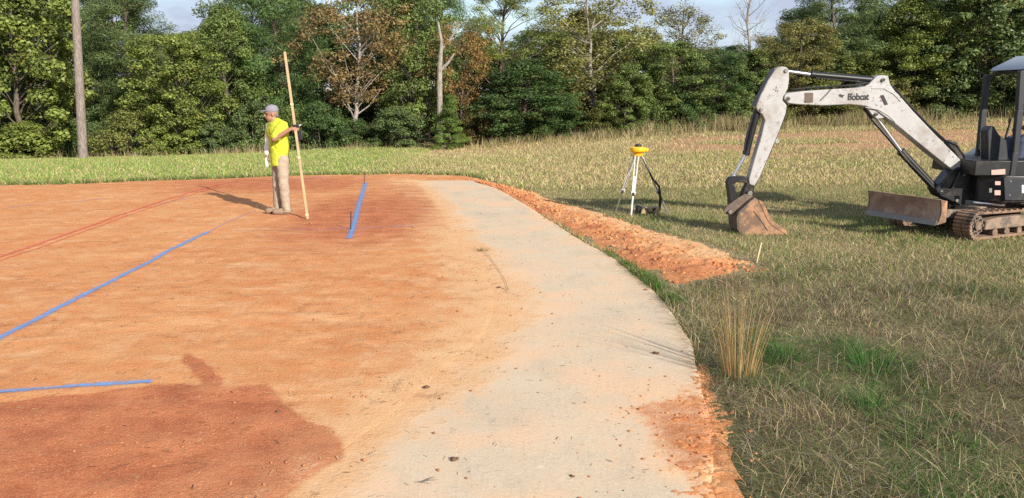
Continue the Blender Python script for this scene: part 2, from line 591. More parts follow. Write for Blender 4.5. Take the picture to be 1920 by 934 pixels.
def redness(x, y):
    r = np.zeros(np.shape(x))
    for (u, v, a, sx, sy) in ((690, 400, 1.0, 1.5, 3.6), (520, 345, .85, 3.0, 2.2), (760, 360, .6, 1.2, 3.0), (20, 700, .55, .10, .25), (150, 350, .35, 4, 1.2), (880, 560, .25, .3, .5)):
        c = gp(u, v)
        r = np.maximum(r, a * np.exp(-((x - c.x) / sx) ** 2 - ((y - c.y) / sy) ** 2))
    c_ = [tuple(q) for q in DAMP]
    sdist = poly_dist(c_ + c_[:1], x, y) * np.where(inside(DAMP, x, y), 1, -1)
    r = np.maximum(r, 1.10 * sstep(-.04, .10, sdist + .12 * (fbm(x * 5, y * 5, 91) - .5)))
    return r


px = graded(-4.2, 1.6, .04, 15.8, 1.03); px = px[(px > -16) & (px < 1.6)]; py = np.concatenate([np.arange(-6, 2.4, .2), np.arange(2.4, 7.0, .035), np.arange(7.0, 20.6, .07)])
PX, PY = np.meshgrid(px, py)
keep_v = inside(PAD, PX, PY)
nx, ny = len(px), len(py)
idx = np.arange(nx * ny).reshape(ny, nx)
quads = np.stack([idx[:-1, :-1], idx[:-1, 1:], idx[1:, 1:], idx[1:, :-1]], -1).reshape(-1, 4)
quads = quads[keep_v.ravel()[quads].all(1)]
used = np.unique(quads); remap = np.full(nx * ny, -1); remap[used] = np.arange(len(used))
vx, vy = PX.ravel()[used], PY.ravel()[used]
lw = resample(SLAB_L, 120)
dl = poly_dist([tuple(q) for q in lw], vx, vy)
pad_conc = .34 * np.exp(-(dl / .42) ** 2)
ins_ = inside(SLAB, vx, vy)
vz = np.where(ins_, -.022 * sstep(.0, .18, dl), relief(vx, vy) * sstep(.0, .9, dl))
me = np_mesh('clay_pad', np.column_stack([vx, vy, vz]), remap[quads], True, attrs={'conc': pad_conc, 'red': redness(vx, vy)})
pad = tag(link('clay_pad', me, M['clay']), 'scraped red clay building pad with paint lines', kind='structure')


def clay_z(x, y):
    return relief(np.asarray(x), np.asarray(y))


# concrete slab strip: dusted with clay along its clay side
NR, NC = 260, 44
L_, R_ = resample(SLAB_L, NR), resample(SLAB_R, NR)
tt = np.linspace(0, 1, NC)
SX = L_[:, None, 0] * (1 - tt) + R_[:, None, 0] * tt
SY = L_[:, None, 1] * (1 - tt) + R_[:, None, 1] * tt
wob = .035 * (fbm(SX * 3, SY * 3, 71) - .5)
SX[:, -1] += 1.2 * wob[:, -1] + .02 * (fbm(SX[:, -1] * 14, SY[:, -1] * 14, 74) - .5)
wid = np.hypot(R_[:, 0] - L_[:, 0], R_[:, 1] - L_[:, 1])
dist = tt[None, :] * wid[:, None]
SZ = -.003 + .009 * sstep(.0, 1.3, dist) + .003 * (fbm(SX * 2, SY * 2, 8) - .5) * sstep(0, .3, dist)
conc = .34 + .72 * sstep(.0, .85, dist + .5 * (fbm(SX * 1.6, SY * 1.6, 72) - .5) * sstep(0, .3, dist))
# red clay tracked over the slab near the tall dry grass, and orange dust along its far bank side
tr = gp(1270, 790); tr2 = gp(1330, 860)
spill = np.exp(-(((SX - tr.x) / .38) ** 2 + ((SY - tr.y) / .50) ** 2)) * (.35 + 1.3 * fbm(SX * 4, SY * 9, 78, 5)) + .8 * np.exp(-(((SX - tr2.x) / .25) ** 2 + ((SY - tr2.y) / .8) ** 2))
spill += .35 * sstep(.28, .0, (1 - tt)[None, :] * wid[:, None])
conc = np.clip(conc - .56 * np.clip(spill, 0, 1), 0, 1)
SZ = SZ + .008 * np.clip(spill, 0, 1) * fbm(SX * 14, SY * 14, 55) * sstep(0, .2, (1 - tt)[None, :] * wid[:, None])
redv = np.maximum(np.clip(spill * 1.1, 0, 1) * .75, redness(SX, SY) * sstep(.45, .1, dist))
V = np.column_stack([SX.ravel(), SY.ravel(), SZ.ravel()])
skirt = np.column_stack([SX[:, -1] + .004, R_[:, 1], np.full(NR, -.09)])
V = np.vstack([V, skirt])
idx = np.arange(NR * NC).reshape(NR, NC)
quads = np.stack([idx[:-1, :-1], idx[:-1, 1:], idx[1:, 1:], idx[1:, :-1]], -1).reshape(-1, 4)
sk = NR * NC + np.arange(NR)
qs = np.stack([idx[:-1, -1], sk[:-1], sk[1:], idx[1:, -1]], -1)
me = np_mesh('concrete_walk', V, np.vstack([quads, qs]), True,
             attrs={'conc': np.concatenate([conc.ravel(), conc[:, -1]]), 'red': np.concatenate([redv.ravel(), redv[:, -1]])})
walk = tag(link('concrete_walk', me, M['clay']), 'curving strip of old concrete dusted with clay', kind='structure')

# spill of clay off the walk into the grass
def dirt_bank(name, top, low, hgt, n, m, red, seed, label, cat=None, kind=None, rough=1.0):
    A, B = resample(top, n), resample(low, n)
    D_ = A - B; D_ /= np.hypot(D_[:, 0], D_[:, 1])[:, None] + 1e-6
    A = A + D_ * (.45 * (fbm(A[:, 0] * 2.5, A[:, 1] * 2.5, seed + 11, 5) - .5))[:, None]; B = B - D_ * (.16 * (fbm(B[:, 0] * 3, B[:, 1] * 3, seed + 12, 5) - .5))[:, None]
    t = np.linspace(0, 1, m)
    X = A[:, None, 0] * (1 - t) + B[:, None, 0] * t; Y = A[:, None, 1] * (1 - t) + B[:, None, 1] * t
    prof = np.sin(np.pi * t) ** .8
    along = sstep(0, .06, np.linspace(0, 1, n)) * sstep(1, .86, np.linspace(0, 1, n))
    jag = fbm(X * 2.6, Y * 2.6, seed, 5) * 1.25 - .12
    Z = hgt * prof[None, :] * along[:, None] * (.35 + 1.2 * jag)
    Z += rough * (.045 * (fbm(X * 5, Y * 5, seed + 3, 6) - .5) + .05 * np.maximum(0, fbm(X * 16, Y * 16, seed + 5, 3) - .55) * 2) * prof[None, :]
    Z += terrain(X, Y) - .012
    Z[:, 0] -= .05; Z[0] -= .05; Z[-1] -= .05
    Z[:, -1] -= .05 if hgt > .05 else .004
    rr = red * sstep(.35, .8, np.broadcast_to(t, X.shape) + .5 * (jag - .5)) + .25 * jag
    idx = np.arange(n * m).reshape(n, m)
    q = np.stack([idx[:-1, :-1], idx[:-1, 1:], idx[1:, 1:], idx[1:, :-1]], -1).reshape(-1, 4)
    me = np_mesh(name, np.column_stack([X.ravel(), Y.ravel(), Z.ravel()]), q, True, attrs={'conc': (.30 * sstep(.55, .1, np.broadcast_to(t, X.shape) + .5 * (jag - .5))).ravel(), 'red': rr.ravel()})
    o = link(name, me, M['clay'])
    return tag(o, label, cat, kind=kind)


dirt_bank('dirt_windrow', BERM_TOP, BERM_LOW, .038, 420, 60, .42, 41, 'low bank of loose orange clay pushed up beside the concrete walk', kind='structure')
# thin smear of red clay trodden across the edge of the walk
A, B = resample(G([(1318, 672), (1352, 730), (1408, 785), (1414, 815), (1372, 850), (1378, 900), (1410, 960), (1420, 1040)]), 260), resample(G([(1290, 690), (1210, 735), (1130, 770), (1120, 815), (1200, 850), (1230, 900), (1220, 960), (1240, 1040)]), 260)
t_ = np.linspace(0, 1, 70)
X = A[:, None, 0] * (1 - t_) + B[:, None, 0] * t_; Y = A[:, None, 1] * (1 - t_) + B[:, None, 1] * t_
nz = fbm(X * 5, Y * 8, 301, 5); nf = fbm(X * 30, Y * 44, 305, 4)
Z = np.interp(t_, [0, .15, .30, .55, 1], [-.02, -.002, .008, .003, -.014])[None, :] + .030 * (nz - .5) + .024 * (nf - .5)
Z = np.where(sstep(0, .1, np.linspace(0, 1, 260))[:, None] < 1, Z * sstep(0, .1, np.linspace(0, 1, 260))[:, None] - .03 * (1 - sstep(0, .1, np.linspace(0, 1, 260))[:, None]), Z)
idx = np.arange(260 * 70).reshape(260, 70)
q = np.stack([idx[:-1, :-1], idx[:-1, 1:], idx[1:, 1:], idx[1:, :-1]], -1).reshape(-1, 4)
me = np_mesh('clay_smear', np.column_stack([X.ravel(), Y.ravel(), Z.ravel()]), q, True, attrs={'conc': np.broadcast_to(.30 * sstep(.45, 1, t_), X.shape).ravel().copy(), 'red': (.30 + .8 * (nz.ravel() - .40))})
tag(link('clay_smear', me, M['clay']), 'thin smear of red clay trodden over the edge of the walk', kind='structure')


# painted lines on the clay (parts of the pad)
def paint_line(name, pts, width, mat, n=160, taper=False):
    P = resample(G(pts) if not isinstance(pts[0], Vector) else pts, n)
    T = np.gradient(P, axis=0); T /= np.hypot(T[:, 0], T[:, 1])[:, None]; Nn = np.column_stack([-T[:, 1], T[:, 0]])
    k = 5; vs = []; ed = []
    wv = width * (.85 + .3 * fbm(np.arange(n) * .2, np.zeros(n), 77)) * (np.linspace(1, .45, n) if taper else 1)
    for j in range(k):
        s = (j / (k - 1) - .5)
        Q = P + Nn * (s * wv)[:, None]
        vs.append(np.column_stack([Q, clay_z(Q[:, 0], Q[:, 1]) + .006])); ed.append(np.full(n, 1 - abs(s) * 2))
    V = np.stack(vs, 1).reshape(-1, 3); E = np.stack(ed, 1).ravel()
    idx = np.arange(n * k).reshape(n, k)
    q = np.stack([idx[:-1, :-1], idx[:-1, 1:], idx[1:, 1:], idx[1:, :-1]], -1).reshape(-1, 4)
    return link(name, np_mesh(name, V, q, True, attrs={'edge': E}), mat, pad)


paint_line('blue_paint_line', [(-30, 650), (0, 634), (120, 573), (250, 507), (330, 464), (392, 434)], .17, M['blue_paint'])
paint_line('blue_paint_line', [(388, 436), (440, 411), (480, 395)], .09, M['blue_thin'], 60)
paint_line('blue_paint_line', [(-60, 739), (0, 735), (150, 725), (285, 717)], .14, M['blue_paint'])
paint_line('blue_paint_line', [(655, 448), (664, 420), (673, 385), (686, 343)], .20, M['blue_paint'])
paint_line('blue_paint_line', [(440, 433), (560, 431), (660, 429), (780, 425)], .10, M['blue_thin'])
paint_line('blue_paint_line', [(0, 392), (60, 384), (130, 379), (200, 372)], .14, M['blue_thin'])
paint_line('blue_paint_line', [(280, 384), (330, 376), (372, 370)], .12, M['blue_thin'])
paint_line('blue_paint_line', [(545, 338), (590, 333), (625, 331)], .22, M['blue_thin'])
paint_line('red_paint_line', [(-40, 499), (0, 481), (130, 438), (250, 395), (340, 366), (400, 349)], .13, M['red_paint'])
paint_line('red_paint_line', [(-40, 508), (0, 489), (130, 445), (250, 401), (340, 371), (410, 349)], .06, M['red_paint'])
paint_line('red_paint_line', [(400, 349), (440, 340), (480, 336)], .10, M['red_paint'], 50)
# crack along an old joint of the walk
c_ = resample(G([(900, 468), (915, 480), (932, 503), (947, 528), (952, 545)]), 40)
wv = .0026 * (.4 + fbm(np.arange(40) * .4, np.zeros(40), 3))
tx = np.gradient(c_, axis=0); tx /= np.hypot(tx[:, 0], tx[:, 1])[:, None]
V = np.stack([np.column_stack([c_ + np.column_stack([-tx[:, 1], tx[:, 0]]) * (s_ * wv)[:, None], np.full(40, .0105)]) for s_ in (-1, 1)], 1).reshape(-1, 3)
q = np.array([[2 * i, 2 * i + 1, 2 * i + 3, 2 * i + 2] for i in range(39)])
link('joint_crack', np_mesh('joint_crack', V, q), simple('crack_soil', (.14, .09, .06), .95), walk)
# ------------------------------------------------------------------ trees
def rand_dirs(rng, n):
    v = rng.normal(size=(n, 3)); return v / np.linalg.norm(v, axis=1)[:, None]


def leaf_quads(rng, C, size, aspect=.62, up=.35, outward=None):
    """one folded four-cornered leaf at every centre"""
    n = len(C)
    d = rand_dirs(rng, n)
    nrm = rand_dirs(rng, n); nrm[:, 2] += up
    if outward is not None: nrm = nrm + outward * 1.3
    nrm /= np.linalg.norm(nrm, axis=1)[:, None]
    d = d - nrm * (d * nrm).sum(1)[:, None]; d /= np.linalg.norm(d, axis=1)[:, None] + 1e-9
    s = np.cross(nrm, d)
    L = (size * rng.uniform(.6, 1.35, n))[:, None]; W = L * aspect
    V = np.stack([C - d * L * .5, C + s * W * .5 + nrm * L * .10, C + d * L * .5, C - s * W * .5 + nrm * L * .10], 1)
    return V.reshape(-1, 3), np.arange(4 * n).reshape(n, 4)


def tree_mesh(name, seed, H=8.0, R=2.2, low=.06, clumps=85, per=120, cr=.55, leaf=.13, shape='round', trunk_r=.13, aspect=.62, bare=False, lean=.0, hollow=.5, limb_r=.028, limb_n=None):
    rng = np.random.default_rng(seed)
    mb = MB()
    zz = np.linspace(0, H * .97, 12)
    wx = np.cumsum(rng.normal(0, .09, 12)) + lean * zz; wy = np.cumsum(rng.normal(0, .09, 12))
    wx -= wx[0]; wy -= wy[0]
    rad = [trunk_r * (1.25 if i == 0 else 1) * (1 - .88 * (z / H)) + .008 for i, z in enumerate(zz)]
    mb.tube([(wx[i], wy[i], z if i else -.25) for i, z in enumerate(zz)], rad, 8)
    def tp(z): return np.array([np.interp(z, zz, wx), np.interp(z, zz, wy), z])
    Cs = []; leafC = []; tone = []; hue = []; outw = []
    for k in range(clumps):
        h = low + (1 - low) * (k + rng.random()) / clumps
        if shape == 'round': prof = math.sin(math.pi * min(1, (h - low) / (1 - low) * .86 + .14)) ** .55
        elif shape == 'cone': prof = (1 - (h - low) / (1 - low)) ** .85 + .05
        elif shape == 'pine': prof = (.45 + .55 * math.sin(math.pi * min(1, (h - low) / (1 - low) * .8 + .15))) * (1 - .55 * max(0, h - .75) / .25)
        elif shape == 'vase': prof = .35 + .75 * math.sin(math.pi * min(1, (h - low) / (1 - low) * .72 + .10))
        elif shape == 'bush': prof = math.sqrt(max(0.02, 1 - h * h))
        az = k * 2.39996 + rng.normal(0, .45)
        lobe = .50 + 1.0 * float(vnoise((az % 6.283) * .95 + 7, h * 4.2 + seed * 3.1, seed)) 
        r = R * prof * lobe * (hollow + (1.04 - hollow) * math.sqrt(rng.random()))
        base = tp(H * h * .98)
        c = base + np.array([math.cos(az) * r, math.sin(az) * r, rng.normal(0, .12)])
        Cs.append(c)
        if limb_n is None or k % limb_n == 0:
            st = tp(max(.15 * H * low + .1, H * h * .98 - r * rng.uniform(.7, 1.5)))
            mid = (st + c) / 2 + np.array([0, 0, -.03 * r]) + rng.normal(0, .05 + .06 * r, 3)
            q3 = c * .75 + mid * .25 + rng.normal(0, .05, 3)
            lr = limb_r * (1.25 - .6 * h) * (H / 8)
            mb.tube([st, mid, q3, c], [lr, lr * .7, lr * .45, lr * .18], 5, cap=False)
            if bare:
                for _ in range(5):
                    a = st + (c - st) * rng.uniform(.3, .95); e = a + rng.normal(0, .35, 3) + np.array([0, 0, .25]) + (c - st) * .15
                    mb.tube([a, (a + e) / 2 + rng.normal(0, .04, 3), e], [lr * .35, lr * .22, lr * .08], 4, cap=False)
        if per:
            n = int(per * rng.uniform(.6, 1.4))
            dd = rand_dirs(rng, n); rr = cr * rng.uniform(.7, 1.35) * rng.random(n) ** .45
            pts = c + dd * rr[:, None] * np.array([1.15, 1.15, .72])
            leafC.append(pts); outw.append(dd * .7 + np.array([0, 0, .35]))
            tb = rng.uniform(.2, .8); tone.append(np.clip(tb + rng.normal(0, .17, n), 0, 1)); hue.append(np.clip(rng.random(n) * .75 + rng.random() * .3, 0, 1))
    me_t = bpy.data.meshes.new(name + '_trunk')
    me_t.from_pydata([tuple(p) for p in mb.v], [], mb.f)
    me_t.polygons.foreach_set('use_smooth', [True] * len(me_t.polygons))
    me_c = None
    if per:
        C = np.vstack(leafC)
        V, Q = leaf_quads(rng, C, leaf, aspect, .3, np.vstack(outw))
        me_c = np_mesh(name + '_crown', V, Q, False, attrs={'tone': np.repeat(np.concatenate(tone), 4), 'hue': np.repeat(np.concatenate(hue), 4)})
    return dict(trunk=me_t, crown=me_c, H=H, R=R + cr * .8)


T = {
    'gum1': tree_mesh('gum1', 1, low=.03, R=2.3, clumps=170, per=193, leaf=0.155, cr=.44, hollow=.40, limb_n=3),
    'gum2': tree_mesh('gum2', 2, low=.03, R=2.1, clumps=165, per=186, leaf=0.148, cr=.43, hollow=.40, shape='vase', limb_n=3),
    'tall1': tree_mesh('tall1', 3, H=10, low=.10, R=2.4, clumps=180, per=193, leaf=0.148, cr=.52, trunk_r=.16, limb_n=3, hollow=.4),
    'tall2': tree_mesh('tall2', 4, H=10, low=.12, R=2.2, clumps=175, per=193, leaf=0.141, cr=.54, trunk_r=.15, shape='vase', limb_n=3, hollow=.4),
    'bronze': tree_mesh('bronze', 5, H=8, low=.33, R=2.4, clumps=95, per=110, leaf=0.126, cr=.50, trunk_r=.13, shape='vase', limb_r=.048, hollow=.4, limb_n=4),
    'sparse': tree_mesh('sparse', 6, H=8, low=.30, R=2.0, clumps=95, per=116, leaf=0.111, cr=.50, trunk_r=.12, shape='round', limb_r=.03, bare=True, limb_n=2),
    'pine': tree_mesh('pine', 7, H=10, low=.16, R=2.1, clumps=120, per=356, leaf=0.222, cr=.52, trunk_r=.16, shape='pine', aspect=.14, hollow=.4, limb_n=3),
    'pine_open': tree_mesh('pine_open', 8, H=10, low=.45, R=1.9, clumps=46, per=356, leaf=0.207, cr=.50, trunk_r=.14, shape='pine', aspect=.14, hollow=.45, limb_r=.035),
    'cedar': tree_mesh('cedar', 9, H=5, low=.02, R=1.3, clumps=110, per=232, leaf=0.118, cr=.28, trunk_r=.08, shape='cone', aspect=.30, hollow=.4, limb_n=4),
    'bush1': tree_mesh('bush1', 10, H=2.4, low=.04, R=1.6, clumps=75, per=186, leaf=0.104, cr=.34, trunk_r=.04, shape='bush', limb_r=.02, limb_n=3, hollow=.35),
    'bush2': tree_mesh('bush2', 11, H=2.4, low=.04, R=1.5, clumps=70, per=170, leaf=0.096, cr=.32, trunk_r=.035, shape='bush', limb_r=.02, hollow=.3, limb_n=3),
    'bare': tree_mesh('bare', 12, H=9, low=.42, R=1.0, clumps=40, per=0, trunk_r=.085, shape='round', bare=True, limb_r=.022),
}
TR = np.random.default_rng(99)


USED = set()
def tree(u, Y, topv, hw, kind, color, name, label, cat='tree', group=None, bark='bark', rot=None):
    if label in USED:
        q_ = sorted(NEAR, key=lambda q: abs(q[0] - u))
        label = label + ', towards the ' + q_[1][1]
    USED.add(label)
    t = T[kind]
    X = at(u, 200, Y).x
    zb = float(terrain(X, Y))
    zt = at(u, topv, Y).z
    sz = max(.3, (zt - zb) / t['H'])
    sx = hw / F * Y / t['R']
    e = empty(name, (X, Y, zb), TR.uniform(0, 6.28) if rot is None else rot)
    e.scale = (sx, sx, sz)
    if t['trunk'].materials.find(M[bark].name) < 0 and len(t['trunk'].materials) == 0:
        t['trunk'].materials.append(M[bark])
    o = link('trunk', t['trunk'], None, e)
    if o.data.materials[0].name != M[bark].name:
        o.material_slots[0].link = 'OBJECT'; o.material_slots[0].material = M[bark]
    if t['crown']:
        if len(t['crown'].materials) == 0: t['crown'].materials.append(M['leaf'])
        c = link('crown', t['crown'], None, e)
        c.color = (*color, 1)
    tag(e, label, cat, group)
    return e


GR_LIT = (.150, .185, .048); GR = (.115, .158, .048); GR_D = (.090, .128, .050); BRZ = (.185, .130, .062); OLV = (.155, .150, .055)
PINE = (.090, .150, .052); EVG = (.065, .110, .038); YEL = (.22, .25, .07)
# edge of the wood, nearest row
tree(30, 30.5, -60, 125, 'gum1', GR_LIT, 'sweetgum_tree', 'leafy bright green sweetgum branching to the ground next to the utility pole', rot=.6)
tree(-95, 31, -80, 110, 'gum2', GR, 'sweetgum_tree', 'green sweetgum at the very end of the wood, beyond the one beside the pole')
tree(333, 31, 62, 82, 'gum2', GR_LIT, 'sweetgum_tree', 'bushy light green sweetgum tapering to a pointed top, next to the low olive bush')
tree(232, 34, -45, 100, 'pine', GR_D, 'pine_tree', 'dark green pine just behind the utility pole')
tree(437, 33, 12, 78, 'tall1', GR, 'broadleaf_tree', 'mid green broadleaf tree between the pointed sweetgum and the tall pine')
tree(528, 34, -60, 92, 'pine', PINE, 'pine_tree', 'tall full dark pine rising behind the worker')
tree(668, 33, -2, 108, 'bronze', BRZ, 'oak_tree', 'bronze brown leaved oak with bare pale lower limbs', bark='bark_pale', rot=2.1)
tree(770, 34.5, -50, 80, 'tall1', GR, 'broadleaf_tree', 'tall green broadleaf tree between the bronze oak and the dead snag')
tree(865, 34, 45, 62, 'bronze', (.20, .125, .05), 'oak_tree', 'rusty orange leaved tree leaning behind the dead snag', bark='bark')
tree(838, 31.2, 178, 42, 'cedar', (.12, .185, .045), 'cedar_sapling', 'young bright green conical cedar standing forward of the wood', cat='sapling')
tree(958, 36, -40, 88, 'pine_open', (.16, .19, .05), 'pine_tree', 'tall open pine with sky showing between its branches', rot=1.0)
tree(972, 33.3, 112, 96, 'tall1', EVG, 'broadleaf_tree', 'broad dark green tree crowding low under the open pine')
tree(1108, 35.5, -25, 118, 'bronze', (.19, .19, .062), 'oak_tree', 'large yellow brown oak with a pale trunk showing through', bark='bark_pale')
tree(1172, 33.6, 118, 52, 'gum1', GR, 'round_tree', 'small rounded green tree under the yellow brown oak')
tree(1078, 33.6, 175, 44, 'cedar', PINE, 'cedar_tree', 'dark green cedar between the broad dark tree and the small rounded tree')
tree(1292, 38, 8, 78, 'sparse', OLV, 'oak_tree', 'thin olive brown tree with sky around its top')
tree(1258, 34.4, 78, 68, 'gum2', GR, 'broadleaf_tree', 'green tree growing under the thin olive brown tree')
tree(1345, 34.6, 95, 58, 'tall2', EVG, 'broadleaf_tree', 'dark green tree at the foot of the bare dead tree')
tree(1420, 35, 92, 52, 'gum1', GR, 'broadleaf_tree', 'green tree behind the excavator arm')
tree(1388, 35.5, -70, 60, 'bare', GR, 'dead_tree', 'slender bare dead tree with thin grey twigs against the sky', bark='bark_pale')
tree(1490, 35.4, 38, 66, 'tall2', OLV, 'broadleaf_tree', 'olive brown tree above the elbow of the excavator arm')
tree(1572, 37, -60, 92, 'pine', GR_D, 'pine_tree', 'tall dark pine behind the excavator boom')
tree(1560, 35.6, 98, 70, 'gum2', (.13, .155, .045), 'broadleaf_tree', 'dull green tree low in front of the pine behind the boom')
tree(1690, 36.4, -8, 78, 'tall1', GR_LIT, 'broadleaf_tree', 'light green tree between the boom pine and the big dark tree')
tree(1838, 35.6, -80, 118, 'gum1', GR_D, 'broadleaf_tree', 'big dark glossy tree behind the excavator canopy', rot=4)
tree(1990, 36, -80, 110, 'gum2', GR_D, 'broadleaf_tree', 'big dark tree at the end of the wood behind the excavator')
tree(1760, 37, -30, 85, 'tall2', GR, 'broadleaf_tree', 'green tree rising over the dry grass beside the big dark tree')
# second and third rows
NEAR = ((-95, 'end sweetgum'), (30, 'sweetgum by the pole'), (232, 'pine by the pole'), (333, 'pointed sweetgum'), (437, 'mid green tree'), (528, 'pine behind the worker'), (668, 'bronze oak'), (770, 'tall green tree'), (838, 'dead snag'), (958, 'open pine'), (1108, 'yellow brown oak'), (1172, 'small rounded tree'), (1292, 'thin olive tree'), (1388, 'bare dead tree'), (1490, 'tree above the arm elbow'), (1572, 'pine behind the boom'), (1690, 'light green tree'), (1838, 'big dark tree'), (1990, 'end dark tree'))
def near_name(u): return min(NEAR, key=lambda q: abs(q[0] - u))[1]
def hue_name(c): return 'dark green' if c in (GR_D, EVG) else 'light green' if c in (GR_LIT, YEL) else 'olive' if c[0] > c[1] * .9 else 'green'
back = 'trees standing deeper in the wood'
for (u, Y, tv, hw, k, c) in ((120, 38, -70, 110, 'tall1', GR_D), (10, 40, -90, 120, 'tall2', GR), (340, 41, 62, 90, 'tall2', YEL), (410, 39, 22, 62, 'tall1', YEL), (480, 40, -30, 80, 'tall2', GR_D),
                          (600, 40, 10, 85, 'tall1', GR_D), (700, 41, -30, 95, 'tall2', GR_D), (800, 42, -45, 80, 'pine', PINE), (895, 43, 62, 70, 'tall1', GR),
                          (1010, 41, 60, 75, 'tall2', GR), (1100, 43, 20, 100, 'tall1', OLV), (1190, 42, 62, 70, 'tall2', YEL), (1270, 42, 82, 80, 'tall1', GR_D), (1350, 43, 85, 75, 'tall2', GR),
                          (1440, 42, 78, 70, 'tall1', YEL), (1520, 42, 10, 75, 'tall2', GR_D), (1625, 42, 18, 70, 'tall1', GR), (1720, 43, -40, 95, 'tall2', GR_D), (1870, 42, -80, 120, 'tall1', GR_D), (1990, 42, -80, 120, 'tall2', GR_D),
                          (-90, 39, -90, 110, 'tall1', GR_D), (220, 42, -40, 90, 'tall1', GR), (560, 44, 0, 100, 'tall1', GR_D), (1230, 46, 85, 120, 'gum1', GR_D), (1400, 46, 95, 120, 'gum2', GR_D), (930, 46, 90, 120, 'gum1', GR_D), (1060, 46, 60, 110, 'gum2', GR_D),
                          (760, 46, 0, 110, 'gum1', GR_D), (380, 46, 60, 120, 'gum1', GR_D), (1580, 46, 60, 120, 'gum2', GR_D)):
    tree(u, Y, tv, hw, k, c, 'woodland_tree', hue_name(c) + ' tree %s behind the %s' % ('just' if Y < 42 else 'far' if Y > 45 else 'well', near_name(u)), group=back)
# undergrowth along the edge
ug = 'bushes along the foot of the wood'
for i, (u, Y, tv, hw, k, c, nm, lb) in enumerate((
        (243, 30.6, 200, 68, 'bush2', (.15, .165, .05), 'olive_bush', 'olive green bush at the foot of the pointed sweetgum'),
        (600, 32, 196, 62, 'bush1', EVG, 'evergreen_bush', 'dark evergreen bush just behind the worker and his pole'),
        (660, 32.6, 225, 55, 'bush2', EVG, 'evergreen_bush', 'dark evergreen bush at the foot of the bronze oak'),
        (755, 32.4, 205, 66, 'bush1', GR_D, 'green_bush', 'rounded green bush between the bronze oak and the young cedar'),
        (900, 33, 205, 55, 'bush2', (.10, .085, .03), 'brown_bush', 'brownish bush beside the young cedar'))):
    tree(u, Y, tv, hw, k, c, nm, lb, cat='bush')
for (u, Y, tv, hw, k, c) in ((60, 30.2, 232, 70, 'bush1', GR_LIT), (150, 31.4, 225, 50, 'bush2', GR_D), (400, 31.4, 215, 52, 'bush1', GR_D), (470, 32.2, 190, 60, 'bush2', GR_D), (540, 32.2, 205, 52, 'bush1', GR),
                          (700, 32.6, 232, 45, 'bush2', GR_D), (960, 33, 196, 60, 'bush1', EVG), (1030, 33.2, 205, 50, 'bush2', EVG), (1130, 33.4, 196, 48, 'bush2', (.10, .11, .03)), (1215, 33.8, 180, 50, 'bush1', GR),
                          (1290, 34, 175, 55, 'bush2', EVG), (1370, 34.2, 172, 55, 'bush1', GR), (1450, 34.6, 165, 55, 'bush2', (.10, .11, .03)), (1530, 35, 160, 60, 'bush1', OLV), (1600, 35.2, 165, 60, 'bush2', (.12, .125, .035)),
                          (1680, 35.6, 150, 60, 'bush1', OLV), (1780, 35.4, 120, 75, 'bush1', GR_D), (1880, 35.6, 110, 85, 'bush1', GR_D), (-40, 30.5, 235, 80, 'bush2', GR), (310, 30.8, 222, 60, 'bush1', GR_LIT)):
    tree(u, Y, tv, hw, k, c, 'bush', hue_name(c) + ' bush below the ' + near_name(u), 'bush', ug)

# dead snag with forked broken top
sx, sy = at(825, 200, 32.8).x, 32.8
def P8(u, v, Y=32.8): return at(u, v, Y)
sn = empty('dead_snag', (sx, sy, float(terrain(sx, sy))))
so = sn.location
mb = MB()
mb.tube([Vector((P8(824, 280).x, sy, so.z - .2)), P8(825, 215), P8(824, 165), P8(825, 120), P8(828, 80), P8(821, 40)], [.13, .12, .11, .095, .07, .04], 9)
mb.build('trunk', M['bark_pale'], sn, so)
mb = MB(); mb.tube([P8(826, 132), P8(840, 118), P8(852, 100)], [.085, .06, .035], 7); mb.build('limb', M['bark_pale'], sn, so)
mb = MB(); mb.tube([P8(828, 92), P8(842, 78), P8(856, 54)], [.055, .042, .025], 7); mb.build('limb', M['bark_pale'], sn, so)
tag(sn, 'dead grey snag with a forked broken top', 'dead tree')

# utility pole
po = gp(155, 303); po = at(155, 298, 28.0)
pole = empty('utility_pole', (po.x, 28.0, float(terrain(po.x, 28.0))))
tp = at(137, -80, 28.0); bt = Vector((po.x, 28.0, pole.location.z - .3))
mb = MB(); mb.tube([bt, bt.lerp(tp, .5), tp], [.155, .14, .125], 16)
mb.build('shaft', M['pole_wood'], pole, pole.location)
for f_ in (.12, .36, .62):
    q = bt.lerp(tp, f_); MB().tube([q + Vector((.0, -.13, 0)), q + Vector((.02, -.19, 0))], .012, 6).build('step_bolt', simple('galvanised', (.35, .35, .36), .5, .6), pole, pole.location)
tag(pole, 'tall bare wooden utility pole at the edge of the wood', 'pole')

